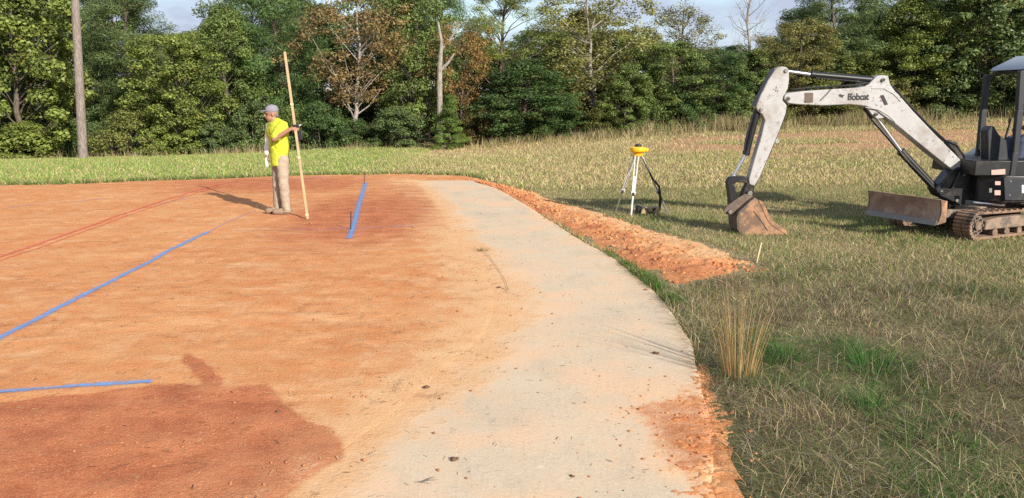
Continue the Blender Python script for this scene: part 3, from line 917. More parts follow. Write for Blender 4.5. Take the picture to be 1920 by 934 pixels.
# ------------------------------------------------------------------ grass
def blades(name, x, y, h, wd, col, seed, lean=.5, seg=2, zoff=-.01, curl=.5):
    """ribbon blades, one per x, y, joined in one mesh"""
    rng = np.random.default_rng(seed)
    n = len(x); z = terrain(x, y) + zoff
    az = rng.uniform(0, 2 * np.pi, n); le = lean * rng.random(n) ** .8
    dirv = np.column_stack([np.cos(az), np.sin(az), np.zeros(n)])
    fa = rng.uniform(0, 2 * np.pi, n)
    side = np.column_stack([np.cos(fa), np.sin(fa), np.zeros(n)])
    base = np.column_stack([x, y, z])
    rows = []
    for i in range(seg + 1):
        t = i / seg
        bend = le * (t + curl * t * t)
        rows_c = base + dirv * (h * bend)[:, None] + np.column_stack([np.zeros(n), np.zeros(n), h * t * np.sqrt(np.clip(1 - (bend * .55) ** 2, .15, 1))])
        ww = wd * (1 - t * .92) * .5
        rows.append(rows_c - side * ww[:, None]); rows.append(rows_c + side * ww[:, None])
    V = np.stack(rows, 1).reshape(-1, 3); k = 2 * (seg + 1)
    b = (np.arange(n) * k)[:, None]
    q = np.concatenate([b + np.array([2 * i, 2 * i + 1, 2 * i + 3, 2 * i + 2]) for i in range(seg)], 0)
    shade = np.repeat(col[:, None, :], k, 1).reshape(-1, 3)
    me = np_mesh(name, V, q, False, cols={'col': shade})
    return link(name, me, M['blade'])


GREEN = np.array([.10, .20, .035]); DGREEN = np.array([.045, .10, .025]); TAN = np.array([.46, .35, .19]); STRAW = np.array([.60, .49, .28]); BROWN = np.array([.17, .11, .07]); GREY = np.array([.31, .265, .20]); OLIVE = np.array([.20, .205, .07]); LGREEN = np.array([.28, .34, .085])
rng = np.random.default_rng(5)


def mixcol(n, weights, cols):
    wts = weights / weights.sum(1)[:, None]
    cs = np.cumsum(wts, 1); r = rng.random(n)[:, None]
    k = np.clip((r > cs).sum(1), 0, len(cols) - 1)
    return np.array(cols)[k] * rng.uniform(.55, 1.4, n)[:, None]


def field_pts(n, x0, x1, y0, y1, dens=None):
    x = rng.uniform(x0, x1, n); y = rng.uniform(y0, y1, n)
    ok = ~(inside(PAD, x, y) & (y < 20.6)) & ~inside(SLAB, x, y)
    ok &= np.abs(x) < .70 * (y + 2.2) + .6          # a margin wider than the view
    ok &= ~inside(BERM, x, y) | (rng.random(n) < .04 + .5 * sstep(.14, .0, poly_dist(BERM_TOP, x, y) + .2 * (fbm(x * 3, y * 3, 97) - .4)))
    ok &= ~inside(SPILL, x, y) | (rng.random(n) < .16)
    if dens is not None: ok &= rng.random(n) < dens(x, y)
    return x[ok], y[ok]


def near_colors(x, y):
    n = len(x)
    a = fbm(x * 1.3, y * 1.3, 61); b = fbm(x * .8, y * .8, 62); c = fbm(x * 2.2, y * 2.2, 63)
    gr = sstep(.52, .64, a); br = sstep(.50, .62, b); yl = sstep(.54, .66, c)
    w_ = np.column_stack([.09 + 1.5 * gr, .16 + .8 * gr, .26 + .8 * yl, .06 + .35 * yl, .36 + .9 * br, .30 + .25 * br, .38 + 0 * a])
    return mixcol(n, w_, [GREEN, DGREEN, TAN, STRAW, BROWN, GREY, OLIVE])


# rough grass near the walk
x, y = field_pts(520000, .5, 9, 2.0, 10.5, lambda x, y: (.30 + .70 * sstep(.38, .60, fbm(x * 4, y * 4, 64))) * sstep(10.5, 6.8, y + 1.5 * (fbm(x * .8, y * .8, 68) - .5)))
h = rng.uniform(.03, .12, len(x)) * (.30 + 1.2 * fbm(x * 2.2, y * 2.2, 65))
tag(blades('rough_grass', x, y, h, rng.uniform(.0025, .0060, len(x)), near_colors(x, y), 1, 2.2, 3), 'tangled rough grass of mixed dry and green blades beside the walk', 'grass', kind='stuff')
x, y = field_pts(5000, .5, 8, 2.0, 9.0)
h = rng.uniform(.08, .24, len(x))
tag(blades('dry_stalks', x, y, h, rng.uniform(.003, .005, len(x)), mixcol(len(x), np.tile([.5, .3, .2, .0], (len(x), 1)), [TAN, GREY, STRAW, BROWN]), 2, 1.6, 3), 'long dry bent stalks lying over the rough grass', 'grass', kind='stuff')
# mown field
x, y = field_pts(470000, -3, 16, 6.0, 17.0, lambda x, y: sstep(6.0, 9.5, y + 1.5 * (fbm(x * .8, y * .8, 68) - .5)))
a = fbm(x * .7, y * .9, 66); b = fbm(x * .4, y * 1.2, 67)
w_ = np.column_stack([.18 + .5 * sstep(.5, .65, a), .25 + .3 * a, .55 + .6 * sstep(.45, .6, b), .12 + .2 * b, .20 + 0 * a, .40 + 0 * a])
h = rng.uniform(.03, .09, len(x)) * (.5 + 1.0 * a)
tag(blades('field_grass', x, y, h, rng.uniform(.0045, .009, len(x)), mixcol(len(x), w_, [GREEN * 1.4, DGREEN * 1.5, TAN * 1.15, STRAW * 1.05, BROWN * 1.6, OLIVE * 1.45]), 3, .9, 2), 'short tan and olive field grass around the excavator', 'grass', kind='stuff')
x, y = field_pts(330000, -4, 27, 16.5, 36.5)
_, bare_ = field_color(x, y)
k = rng.random(len(x)) > bare_ * .9; x, y = x[k], y[k]
a = fbm(x * .4, y * .8, 68); yt = np.interp(x, _tx, _ty)
w_ = np.column_stack([.16 + .4 * sstep(.5, .65, a), .55 + .5 * sstep(.6, .4, a), .35 + .3 * sstep(10, 4, yt - y), .20 + 0 * a, .6 + 0 * a])
h = rng.uniform(.05, .12, len(x))
tag(blades('upper_field_grass', x, y, h, rng.uniform(.014, .026, len(x)), mixcol(len(x), w_, [LGREEN * 1.2, TAN * 1.25, STRAW * 1.15, BROWN * 2.0, OLIVE * 1.6]), 4, .9, 2), 'dry mown grass on the rising field below the wood', 'grass', kind='stuff')
x, y = field_pts(230000, -27, -3, 17, 33)
a = fbm(x * .4, y * .8, 69)
w_ = np.column_stack([.6 + .5 * a, .55 + 0 * a, .25 + .2 * a, .2 + 0 * a, .35 + 0 * a])
h = rng.uniform(.05, .13, len(x))
tag(blades('strip_grass', x, y, h, rng.uniform(.014, .026, len(x)), mixcol(len(x), w_, [LGREEN * 1.25, GREEN * 1.6, TAN * 1.3, STRAW * 1.2, OLIVE * 1.5]), 5, .9, 2), 'fresh green grass strip between the clay pad and the wood', 'grass', kind='stuff')
# tall dry growth along the foot of the wood
n = 60000
x = rng.uniform(-24, 28, n); yt = np.interp(x, _tx, _ty); y = yt + rng.normal(-.8, .95, n)
dens = .10 + .90 * sstep(.42, .62, fbm(x * .5, y * .6, 70))
dens *= .40 + .60 * sstep(0, 6, x)
k = rng.random(n) < dens; x, y = x[k], y[k]
h = rng.uniform(.15, .72, len(x)) * (.62 + .45 * sstep(0, 8, x)) * (.3 + 1.2 * fbm(x * .9, y * .9, 72))
w_ = np.tile([.5, .3, .25, .25, .15], (len(x), 1))
tag(blades('tall_dry_grass', x, y, h, rng.uniform(.012, .024, len(x)), mixcol(len(x), w_, [TAN, STRAW * .85, BROWN, OLIVE, LGREEN * .7]), 6, .45, 2), 'tall tan grass and weeds along the foot of the wood', 'grass', kind='stuff')
# greener fringe at the edge of the slab below the bank
c = np.array(resample(G([(1080, 452), (1132, 477), (1175, 505), (1225, 542), (1262, 575)]), 200))
x = np.repeat(c[:, 0], 26) + rng.normal(.05, .05, 5200); y = np.repeat(c[:, 1], 26) + rng.normal(0, .05, 5200)
k = rng.random(5200) < sstep(.35, .6, fbm(x * 3, y * 3, 80)) * np.repeat(sstep(0, .5, np.linspace(0, 1, 200)), 26)
x, y = x[k], y[k]
k = ~inside(SLAB, x, y); x, y = x[k], y[k]
tag(blades('edge_grass', x, y, rng.uniform(.04, .11, len(x)), rng.uniform(.005, .009, len(x)), mixcol(len(x), np.tile([.6, .4, .3], (len(x), 1)), [GREEN, DGREEN, OLIVE]), 7, 1.0, 2), 'green grass fringe along the concrete edge below the clay bank', 'grass', kind='stuff')
# low fringe along the far edge of the pad
c = np.array(resample(PAD_TOP, 300)); rp = 30
x = np.repeat(c[:, 0], rp) + rng.normal(0, .05, 300 * rp); y = np.repeat(c[:, 1], rp) + np.abs(rng.normal(.02, .09, 300 * rp))
k = (rng.random(len(x)) < .3 + .7 * fbm(x * 1.5, y, 81)) & (x < -.6); x, y = x[k], y[k]
tag(blades('pad_edge_grass', x, y, rng.uniform(.05, .14, len(x)), rng.uniform(.010, .018, len(x)), mixcol(len(x), np.tile([.5, .4, .3], (len(x), 1)), [GREEN, OLIVE, TAN]), 8, .8, 2), 'ragged grass along the far edge of the clay pad', 'grass', kind='stuff')


# clump of tall dry broomsedge beside the walk
def sedge(name, c, n, spread, hmin, hmax, label, cols, seed, lean=.22):
    r2 = np.random.default_rng(seed)
    a = r2.uniform(0, 6.283, n); rr = spread * np.sqrt(r2.random(n))
    x = c.x + np.cos(a) * rr; y = c.y + np.sin(a) * rr
    hh = hmin + (hmax - hmin) * r2.random(n) ** (.9 if hmax > .5 else 1)
    cc = np.array(cols)[r2.integers(0, len(cols), n)] * r2.uniform(.7, 1.25, n)[:, None]
    o = blades(name, x, y, hh, r2.uniform(.0025, .0055, n), cc, seed, lean, 5, curl=.9)
    ob = float(terrain(c.x, c.y))
    me = o.data; co = np.empty(len(me.vertices) * 3, np.float32); me.vertices.foreach_get('co', co)
    co = co.reshape(-1, 3) - np.array([c.x, c.y, ob], np.float32); me.vertices.foreach_set('co', co.ravel()); o.location = (c.x, c.y, ob)
    return tag(o, label, 'grass clump')


c = gp(1385, 705)
sedge('dry_grass_clump', c, 150, .12, .12, .92, 'tall upright clump of orange tan dry grass beside the concrete walk', [(.50, .29, .10), (.44, .24, .08), (.56, .42, .22), (.33, .24, .10), (.24, .22, .08)], 15, .20)
for i, (u, v, lb) in enumerate(((1170 + 300, 672, 'lush green grass tuft beside the tall dry clump'), (1640, 690, 'larger bright green grass tuft out in the rough grass'), (1630, 765, 'small dark green grass tuft below the brighter tufts'))):
    c = gp(u, v)
    sedge('green_grass_tuft', c, (240, 420, 150)[i], (.16, .22, .10)[i], .10, .24, lb, [(.055, .17, .03), (.04, .13, .03), (.10, .20, .04)], 20 + i, .8)
# small weed growing in the walk's edge
c = gp(905, 470)
o = sedge('weed', c, 60, .06, .03, .08, 'small green weed growing at the clay edge of the walk', [(.10, .14, .035), (.16, .17, .05)], 31, 1.0); o.location.z = .004; o['category'] = 'weed'
# ------------------------------------------------------------------ loose soil: clods, straw
def clods(name, x, y, z, s, red, seed, mat, squash=.7):
    r2 = np.random.default_rng(seed); n = len(x)
    bm = bmesh.new(); bmesh.ops.create_icosphere(bm, subdivisions=1, radius=1.0)
    bv = np.array([v.co[:] for v in bm.verts]); bf = np.array([[v.index for v in f.verts] for f in bm.faces]); bm.free()
    k = len(bv)
    V = bv[None] * (1 + r2.uniform(-.32, .32, (n, k, 1))) * s[:, None, None] * r2.uniform(.7, 1.3, (n, 1, 3)) * np.array([1, 1, squash])
    a = r2.uniform(0, 6.283, n); ca, sa = np.cos(a)[:, None], np.sin(a)[:, None]
    V = np.stack([V[..., 0] * ca - V[..., 1] * sa, V[..., 0] * sa + V[..., 1] * ca, V[..., 2]], -1)
    V += np.column_stack([x, y, z + s * .25])[:, None, :]
    Q = (bf[None] + (np.arange(n) * k)[:, None, None]).reshape(-1, 3)
    me = np_mesh(name, V.reshape(-1, 3), Q, False, attrs={'red': np.repeat(red, k), 'conc': np.zeros(n * k)})
    return link(name, me, mat)


M['clod'] = simple('clod_soil', (.36, .16, .075), .95, var=.35, scale=30, spec=.1)
rng = np.random.default_rng(8)
n = 22000
y = 2.2 + 17 * rng.random(n) ** 2.0; x = rng.uniform(-1, .12, n) * (.72 * y + 1)
k = inside(PAD, x, y) & ~inside(SLAB, x, y) & (rng.random(n) < .06 + .94 * sstep(.54, .72, fbm(x * 1.1, y * 2.4, 95)))
x, y = x[k], y[k]
s = .0022 + .009 * rng.random(len(x)) ** 7 + .0009 * y * rng.random(len(x)) ** 5
tag(clods('clay_crumbs', x, y, relief(x, y), s, np.full(len(x), .7), 1, M['clod']), 'loose crumbs of clay scattered over the pad', 'soil', kind='stuff')
n = 1800
ti = rng.random(n); tj = rng.random(n)
ia = (np.clip(rng.beta(2.2, 1.3, n), 0, .999) * (NR - 1)).astype(int); x = L_[ia, 0] * (1 - tj) + R_[ia, 0] * tj; y = L_[ia, 1] * (1 - tj) + R_[ia, 1] * tj
s = .0020 + .009 * rng.random(n) ** 9
tag(clods('walk_crumbs', x, y, np.full(n, .005), s, np.full(n, .8), 2, M['clod']), 'dark crumbs of dirt scattered over the concrete walk', 'soil', kind='stuff')
n = 3600
A, B = resample(BERM_TOP, 500), resample(BERM_LOW, 500)
ia = (rng.random(n) * 499).astype(int); tj = np.clip(rng.normal(.60, .30, n), -.12, 1.10)
x = A[ia, 0] * (1 - tj) + B[ia, 0] * tj; y = A[ia, 1] * (1 - tj) + B[ia, 1] * tj
z = terrain(x, y) + .035 * np.sin(np.pi * np.clip(tj, 0, 1)) ** .8 * (.35 + 1.2 * fbm(x * 2.2, y * 2.2, 41)) * sstep(0, .06, ia / 499) * sstep(1, .86, ia / 499) - .01
s = .004 + .026 * rng.random(n) ** 6
tag(clods('windrow_clods', x, y, z, s, rng.random(n), 3, M['clay']), 'broken clods of clay along the bank beside the walk', 'soil', kind='stuff')
n = 260
x = rng.uniform(.1, .75, n); y = gp(1270, 800).y + rng.normal(0, .35, n)
x = gp(1290, 800).x + rng.normal(0, .22, n)
s = .003 + .010 * rng.random(n) ** 6
tag(clods('spill_clods', x, y, np.full(n, .010), s, rng.random(n), 4, M['clay']), 'broken clods where red clay spilled over the walk', 'soil', kind='stuff')
# single lumps one can point at
M['dark_clod'] = simple('dark_clod_soil', (.13, .075, .045), .95, var=.35, scale=40, spec=.1)
for i, (u, v, s, lb) in enumerate(((850, 864, .022, 'largest dark dirt lump lying on the concrete walk'), (1228, 665, .024, 'dark dirt lump on the walk opposite the dry grass clump'), (520, 773, .016, 'dark flat chip lying on the damp red clay'),  # the flat chip rests on the damp, redder clay of the pad
                                 (800, 728, .015, 'dark lump at the clay edge of the walk'), (1072, 896, .011, 'small dark lump on the walk near the red spill'), (1210, 545, .018, 'dark lump on the walk below the clay bank'),
                                 (935, 540, .016, 'dark lump on the walk near the weed'))):
    c = gp(u, v)
    z0 = .006 if i != 2 else float(relief(c.x, c.y))
    o = clods('dirt_lump', np.array([0.0, s * .9]), np.array([0.0, s * .3]), np.zeros(2), np.array([s, s * .6]), np.zeros(2), 50 + i, M['dark_clod'], .6)
    o.location = (c.x, c.y, z0); tag(o, lb, 'dirt lump')
# straw bits and twigs
n = 900
y = 2.2 + 12 * rng.random(n) ** 1.8; x = rng.uniform(-1, .2, n) * (.7 * y + 1)
k = inside(PAD, x, y); x, y = x[k], y[k]
mbv = []; n = len(x); a = rng.uniform(0, np.pi, n); Ls = rng.uniform(.012, .05, n); wv = .0022
zb = np.where(inside(SLAB, x, y), .010, relief(x, y) + .006)
d = np.column_stack([np.cos(a), np.sin(a), rng.normal(0, .1, n)]) * Ls[:, None]; sd_ = np.column_stack([-np.sin(a), np.cos(a), np.zeros(n)]) * wv
b0 = np.column_stack([x, y, zb])
V = np.stack([b0 - sd_, b0 + sd_, b0 + d + sd_, b0 + d - sd_], 1).reshape(-1, 3)
cc = np.array([STRAW, TAN, BROWN * .6, STRAW * 1.2])[rng.integers(0, 4, n)]
tag(link('straw_bits', np_mesh('straw_bits', V, np.arange(4 * n).reshape(n, 4), cols={'col': np.repeat(cc, 4, 0)}), M['blade']), 'bits of straw and twig scattered over the clay', 'straw', kind='stuff')
# twig on the walk
c = gp(795, 908); mb = MB()
for (dx, dy, L, ang) in ((0, 0, .11, .2), (.03, .006, .07, .55), (.02, .0, .06, -.35), (.05, .01, .06, .9)):
    q = Vector((dx - .04, dy, .004)); mb.tube([q, q + Vector((math.cos(ang) * L * .5, math.sin(ang) * L * .5, .006)), q + Vector((math.cos(ang) * L, math.sin(ang) * L, .002))], [.0016, .0013, .0007], 5)
tag(mb.build('twig', M['bark'], None, loc=(c.x, c.y, .007)), 'small forked dry twig lying on the concrete walk', 'twig')

# ------------------------------------------------------------------ stakes and pins
M['stake'] = simple('stake_wood', (.56, .45, .27), .8, var=.25, scale=20)
M['pin'] = simple('steel_pin', (.045, .04, .04), .6, .3)
def stake(name, b, t, r, mat, label, flat=False):
    b, t = Vector(b), Vector(t); mb = MB()
    if flat: mb.bar(b - (t - b) * .25, t, r * 2.6, r)
    else: mb.tube([b - (t - b) * .2, b.lerp(t, .5) + Vector((.004, 0, 0)), t], [r, r, r * .85], 8)
    return tag(mb.build(name, mat, None, b, loc=b, bevel=.002 if flat else 0), label, 'stake')
b = gp(1418, 492); stake('wooden_stake', b, at(1427, 455, b.y), .016, M['stake'], 'pale wooden stake standing in the grass at the tip of the clay bank', True)
b = gp(657, 431); stake('steel_pin', b, at(658, 396, b.y), .009, M['pin'], 'thin dark steel pin at the start of the thick blue line')
b = gp(683, 345); stake('steel_pin', b, at(683, 326, b.y), .008, M['pin'], 'thin dark pin at the far end of the thick blue line')
bx = at(1710, 205, 35.0); bz = float(terrain(bx.x, 35.0)); stake('wooden_stake', (bx.x - .08, 35.0, bz), at(1718, 163, 35.0), .03, M['stake'], 'pale leaning stake in the tall grass under the light green tree', True)
b = gp(440, 333)

# ------------------------------------------------------------------ survey rod, laser level, case
M['rod'] = simple('rod_wood', (.40, .30, .165), .7, var=.35, scale=8)
M['black'] = simple('black_plastic', (.018, .018, .02), .5, var=.3)
MAN_Y = gp(528, 402).y
rb = gp(577, 411); hp = at(553.5, 240, MAN_Y - .20)
kk = (at(537, 97, MAN_Y).z - rb.z) / (hp.z - rb.z)
rt = rb + (hp - rb) * kk
rod = empty('grade_rod', rb)
mb = MB(); mb.bar(rb, rt, .038, .030, (0, 1, 0)); mb.build('staff', M['rod'], rod, rb, bevel=.004)
for f_ in (.02, .36, .68):
    q = rb.lerp(rt, f_); MB().bar(q, q + (rt - rb).normalized() * .03, .044, .036, (0, 1, 0)).build('ferrule', M['stake'], rod, rb)
tag(rod, 'long tan wooden grade rod held upright by the worker', 'rod')
rc = rb + (hp - rb) * ((at(553, 246, MAN_Y - .2).z - rb.z) / (hp.z - rb.z))
det = empty('laser_detector', rc)
mb = MB(); mb.box(rc + Vector((.055, .05, -.07)), (.075, .05, .15)); mb.build('housing', M['black'], det, rc, bevel=.01)
mb = MB(); mb.box(rc + Vector((.01, .012, .085)), (.10, .075, .035)); mb.build('clamp', M['black'], det, rc, bevel=.006)
mb = MB(); mb.tube([rc + Vector((.06, -.0, .085)), rc + Vector((.09, -.0, .10))], .012, 8); mb.build('clamp_knob', simple('grey_knob', (.5, .5, .5), .5), det, rc)
tag(det, 'black laser detector clamped to the grade rod', 'detector')

M['alu'] = simple('white_aluminium', (.52, .52, .50), .45, .15, var=.12, scale=10)
M['safety'] = simple('laser_yellow', (.80, .42, .015), .45, var=.1)
M['grime'] = simple('grey_metal', (.20, .19, .17), .5, .4)
TY = gp(1196, 405).y
tri = empty('laser_tripod', (gp(1196, 405).x, TY, 0))
to = tri.location
head = at(1196, 291, TY)
feet = [gp(1183, 409), gp(1153, 403), gp(1254, 403)]
feet[1] = Vector((at(1153, 403, TY + .30).x, TY + .30, 0.0)); feet[2] = Vector((at(1254, 403, TY + .1).x, TY + .10, 0.0))
for i, ft in enumerate(feet):
    ft = Vector((ft.x, ft.y, float(terrain(ft.x, ft.y))))
    hd = head + (Vector((ft.x, ft.y, 0)) - Vector((head.x, head.y, 0))).normalized() * .055
    m_ = hd.lerp(ft, .60); s_ = (ft - hd).normalized()
    side = s_.cross(Vector((0, 0, 1))).normalized()
    if i == 0: side = Vector((1, 0, 0))
    lg = MB()
    for sg in (-1, 1): lg.bar(hd + side * .026 * sg, m_ + side * .020 * sg, .016, .026, (0, 1, 0))
    lg.bar(m_ - s_ * .02, m_ + s_ * .03, .070, .034, (0, 1, 0))
    lo = lg.build('leg', M['alu'], tri, to, bevel=.003)
    MB().bar(hd.lerp(ft, .34), ft, .026, .018, (0, 1, 0)).build('lower_tube', M['alu'] if i == 0 else M['grime'], lo, to, bevel=.003)
    MB().tube([ft + Vector((0, 0, .05)), ft + Vector((0, 0, -.02))], [.016, .004], 8).build('spike', simple('foot_orange', (.55, .25, .08), .6) if i == 0 else M['grime'], lo, to)
    MB().box(m_ + s_ * .02 + Vector((0, -.022, 0)), (.035, .02, .05)).build('lever', M['black'], lo, to, bevel=.004)
MB().lathe([(.075, 0), (.082, .012), (.082, .03), (.04, .045)], head + Vector((0, 0, -.012)), n=24).build('head_plate', M['safety'], tri, to)
mb = MB(); q0 = at(1207, 298, TY); q1 = at(1238, 352, TY + .02); q2 = at(1240, 390, TY + .04)
mb.tube([at(1203, 292, TY - .01), at(1212, 312, TY - .03), at(1224, 335, TY - .02), at(1236, 350, TY), at(1238, 370, TY + .03), at(1237, 395, TY + .05)], [.012, .012, .016, .02, .022, .018], 6)
mb.build('strap', M['black'], tri, to)
tag(tri, 'white aluminium surveying tripod standing in the grass by the bank', 'tripod')
las = empty('laser_level', head + Vector((0, 0, .033)))
lo_ = las.location
MB().lathe([(.05, 0), (.085, .01), (.122, .03), (.130, .055), (.122, .085), (.095, .098), (.055, .102)], lo_, n=26).build('body', M['safety'], las, lo_)
MB().lathe([(.052, .10), (.055, .112), (.050, .135), (.03, .142)], lo_, n=20).build('rotor_head', M['black'], las, lo_)
MB().box(lo_ + Vector((.135, -.02, .05)), (.05, .06, .055)).build('handle', M['safety'], las, lo_, bevel=.012)
tag(las, 'orange yellow rotating laser level with a black top, on the tripod', 'laser level')
cp_ = gp(1216, 405); cs = empty('instrument_case', (cp_.x, cp_.y + .08, float(terrain(cp_.x, cp_.y))), .05)
M['case'] = simple('case_tan', (.34, .25, .13), .6, var=.25)
mb = MB(); mb.box((.015, 0, .075), (.33, .17, .13)); mb.build('shell', M['case'], cs, bevel=.025)
mb = MB(); mb.box((-.155, 0, .078), (.07, .18, .15)); mb.build('end_cap', M['black'], cs, bevel=.02)
mb = MB(); mb.tube([(-.03, -.088, .115), (-.025, -.115, .07), (.02, -.125, .045), (.065, -.115, .07), (.07, -.088, .115)], .011, 7); mb.build('handle', M['black'], cs)
for sx_ in (-.05, .09):
    mb = MB(); mb.box((sx_, -.088, .105), (.03, .02, .04)); mb.build('latch', M['black'], cs, bevel=.004)
mb = MB(); mb.tube([(.12, -.06, .012), (.12, -.10, .012)], .028, 12); mb.build('wheel', M['grime'], cs)
tag(cs, 'tan and black instrument case lying under the tripod', 'case')

# ------------------------------------------------------------------ people
def blob_mesh(name, parts, voxel, mat, parent, loc, smooth=3, fold=0.0, seed=0, cut=None):
    """parts: ('c', p0, r0, p1, r1) tapered limbs or ('e', centre, (rx, ry, rz), rotation) ellipsoids, fused into one skin"""
    bm = bmesh.new()
    for p in parts:
        if p[0] == 'c':
            a, b = Vector(p[1]), Vector(p[3]); d = b - a; L = max(d.length, 1e-4); q = d.to_track_quat('Z', 'Y').to_matrix().to_4x4()
            fl = p[5] if len(p) > 5 else (1, 1)
            S = Matrix.Diagonal((fl[0], fl[1], 1, 1))
            r = bmesh.ops.create_cone(bm, cap_ends=True, segments=18, radius1=p[2], radius2=p[4], depth=L)
            bmesh.ops.transform(bm, matrix=Matrix.Translation((a + b) / 2) @ q @ S, verts=r['verts'])
            for c_, rr in ((a, p[2]), (b, p[4])):
                r = bmesh.ops.create_uvsphere(bm, u_segments=16, v_segments=10, radius=rr)
                bmesh.ops.transform(bm, matrix=Matrix.Translation(c_) @ q @ S, verts=r['verts'])
        else:
            r = bmesh.ops.create_uvsphere(bm, u_segments=20, v_segments=14, radius=1.0)
            mt = Matrix.Translation(p[1]) @ (p[3].to_4x4() if len(p) > 3 else Matrix.Identity(4)) @ Matrix.Diagonal((*p[2], 1))
            bmesh.ops.transform(bm, matrix=mt, verts=r['verts'])
    me = bpy.data.meshes.new(name); bm.to_mesh(me); bm.free()
    o = bpy.data.objects.new(name, me); COL.objects.link(o)
    m = o.modifiers.new('r', 'REMESH'); m.mode = 'VOXEL'; m.voxel_size = voxel; m.use_smooth_shade = True
    s = o.modifiers.new('s', 'SMOOTH'); s.iterations = smooth; s.factor = .5
    dg = bpy.context.evaluated_depsgraph_get()
    me2 = bpy.data.meshes.new_from_object(o.evaluated_get(dg)); me2.name = name
    bpy.data.objects.remove(o); bpy.data.meshes.remove(me)
    if fold:
        n = len(me2.vertices); co = np.empty(n * 3, np.float32); no = np.empty(n * 3, np.float32)
        me2.vertices.foreach_get('co', co); me2.vertex_normals.foreach_get('vector', no); co = co.reshape(-1, 3); no = no.reshape(-1, 3)
        a_ = np.arctan2(co[:, 1], co[:, 0])
        f_ = fbm(co[:, 0] * 9 + co[:, 2] * 7, co[:, 2] * 13 + co[:, 1] * 9, seed) + .6 * fbm(co[:, 0] * 22 - co[:, 2] * 16, co[:, 1] * 20 + co[:, 2] * 9, seed + 3) - .8
        co += no * (f_ * fold)[:, None]; me2.vertices.foreach_set('co', co.ravel())
    if cut is not None:
        bm = bmesh.new(); bm.from_mesh(me2)
        bmesh.ops.bisect_plane(bm, geom=bm.verts[:] + bm.edges[:] + bm.faces[:], plane_co=cut[0], plane_no=cut[1], clear_outer=True)
        bm.to_mesh(me2); bm.free()
    me2.polygons.foreach_set('use_smooth', [True] * len(me2.polygons)); me2.update()
    ob = link(name, me2, mat, parent)
    if parent is None: ob.location = loc
    return ob


def hand_parts(wr, dirv, palm_n, curl, s=1.0):
    """palm and five unequal bent fingers; dirv from wrist to knuckles, palm_n the way the palm faces"""
    d = Vector(dirv).normalized(); n = Vector(palm_n).normalized(); n = (n - d * n.dot(d)).normalized(); sd = d.cross(n)
    wr = Vector(wr); P = [('c', wr, .024 * s, wr + d * .045, .030 * s, (1, 1)), ('c', wr + d * .02, .024 * s, wr + d * .085 * s + sd * .02, .022 * s), ('c', wr + d * .02, .024 * s, wr + d * .082 * s - sd * .022, .020 * s)]
    for i, L in enumerate((.072, .082, .076, .060)):
        k = wr + d * .085 * s + sd * ((1.5 - i) * .0215)
        a1 = curl * .6; a2 = curl * 1.5; a3 = curl * 2.2
        p1 = k + (d * math.cos(a1) + n * math.sin(a1)) * L * .45; p2 = p1 + (d * math.cos(a2) + n * math.sin(a2)) * L * .32; p3 = p2 + (d * math.cos(a3) + n * math.sin(a3)) * L * .26
        P += [('c', k, .0105, p1, .0098), ('c', p1, .0098, p2, .009), ('c', p2, .009, p3, .0075)]
    t0 = wr + d * .03 + sd * .026; t1 = t0 + (d * .6 + sd * .7 + n * .35).normalized() * .04; t2 = t1 + (d * .7 + n * .6 + sd * .1).normalized() * .03
    P += [('c', t0, .014, t1, .012), ('c', t1, .012, t2, .009)]
    return P


def head_parts(c, face, s=1.0):
    """skull, jaw, nose, ears; face = direction it looks"""
    f = Vector(face).normalized(); up = Vector((0, 0, 1)); up = (up - f * up.dot(f)).normalized(); sd = f.cross(up); c = Vector(c)
    R = Matrix((sd, f, up)).transposed()
    P = [('e', c + up * .025 - f * .012, (.076 * s, .096 * s, .098 * s), R), ('e', c - up * .055 + f * .025, (.058 * s, .068 * s, .062 * s), R), ('e', c - up * .095 + f * .055, (.030, .026, .022), R),
         ('c', c + f * .092 + up * .012, .010, c + f * .112 - up * .022, .016), ('e', c + f * .088 - up * .058, (.026, .014, .012), R), ('e', c + f * .080 + up * .03, (.055, .018, .012), R)]
    for g in (-1, 1): P.append(('e', c + sd * .080 * g - f * .01 - up * .005, (.012, .022, .034), R))
    return P, f, up, sd


M['skin'] = simple('skin', (.30, .16, .105), .55, var=.08, scale=30)
M['hivis'] = simple('hi_vis_yellow', (.45, .49, .035), .85, var=.06, scale=20)
M['white_cloth'] = simple('white_cloth', (.74, .73, .68), .85, var=.05, scale=20)
M['khaki'] = simple('khaki_cloth', (.34, .275, .21), .9, var=.2, scale=25)
M['boot'] = simple('dusty_boot', (.22, .15, .105), .85, var=.35, scale=18)
M['cap_grey'] = simple('cap_grey', (.22, .20, .235), .85, var=.2, scale=25)
M['eye'] = simple('eye_dark', (.02, .015, .012), .3)

mo = gp(528, 401)
HD = Vector((-.075, .0, 1.615)); hip = Vector((.03, .0, .93)); chest = Vector((.005, .0, 1.30)); nk = Vector((-.035, .0, 1.475))
ls, le, lw_, rs, re_, rw = (Vector((.125, -.10, 1.43)), Vector((.03, -.29, 1.23)), Vector((.165, -.235, 1.335)), Vector((-.125, .09, 1.41)), Vector((-.165, .08, 1.16)), Vector((-.185, .0, .945)))
lh, rh = Vector((.075, -.07, .90)), Vector((-.02, .07, .90))
lk, rk = Vector((.090, -.11, .50)), Vector((-.045, .03, .50))
la, ra = Vector((.100, -.06, .10)), Vector((-.070, .06, .10))
lt, rt_ = la + Vector((-.17, -.06, -.055)), ra + Vector((-.15, -.07, -.055))
hpR, ff, uu, ss = head_parts(HD, (-.92, -.38, -.06), 1.0)
RT = Matrix.Rotation(math.radians(-42), 3, 'Z')
hold = (hp - mo)                                             # where the hand meets the rod
wl = hold + Vector((-.075, -.02, -.02))
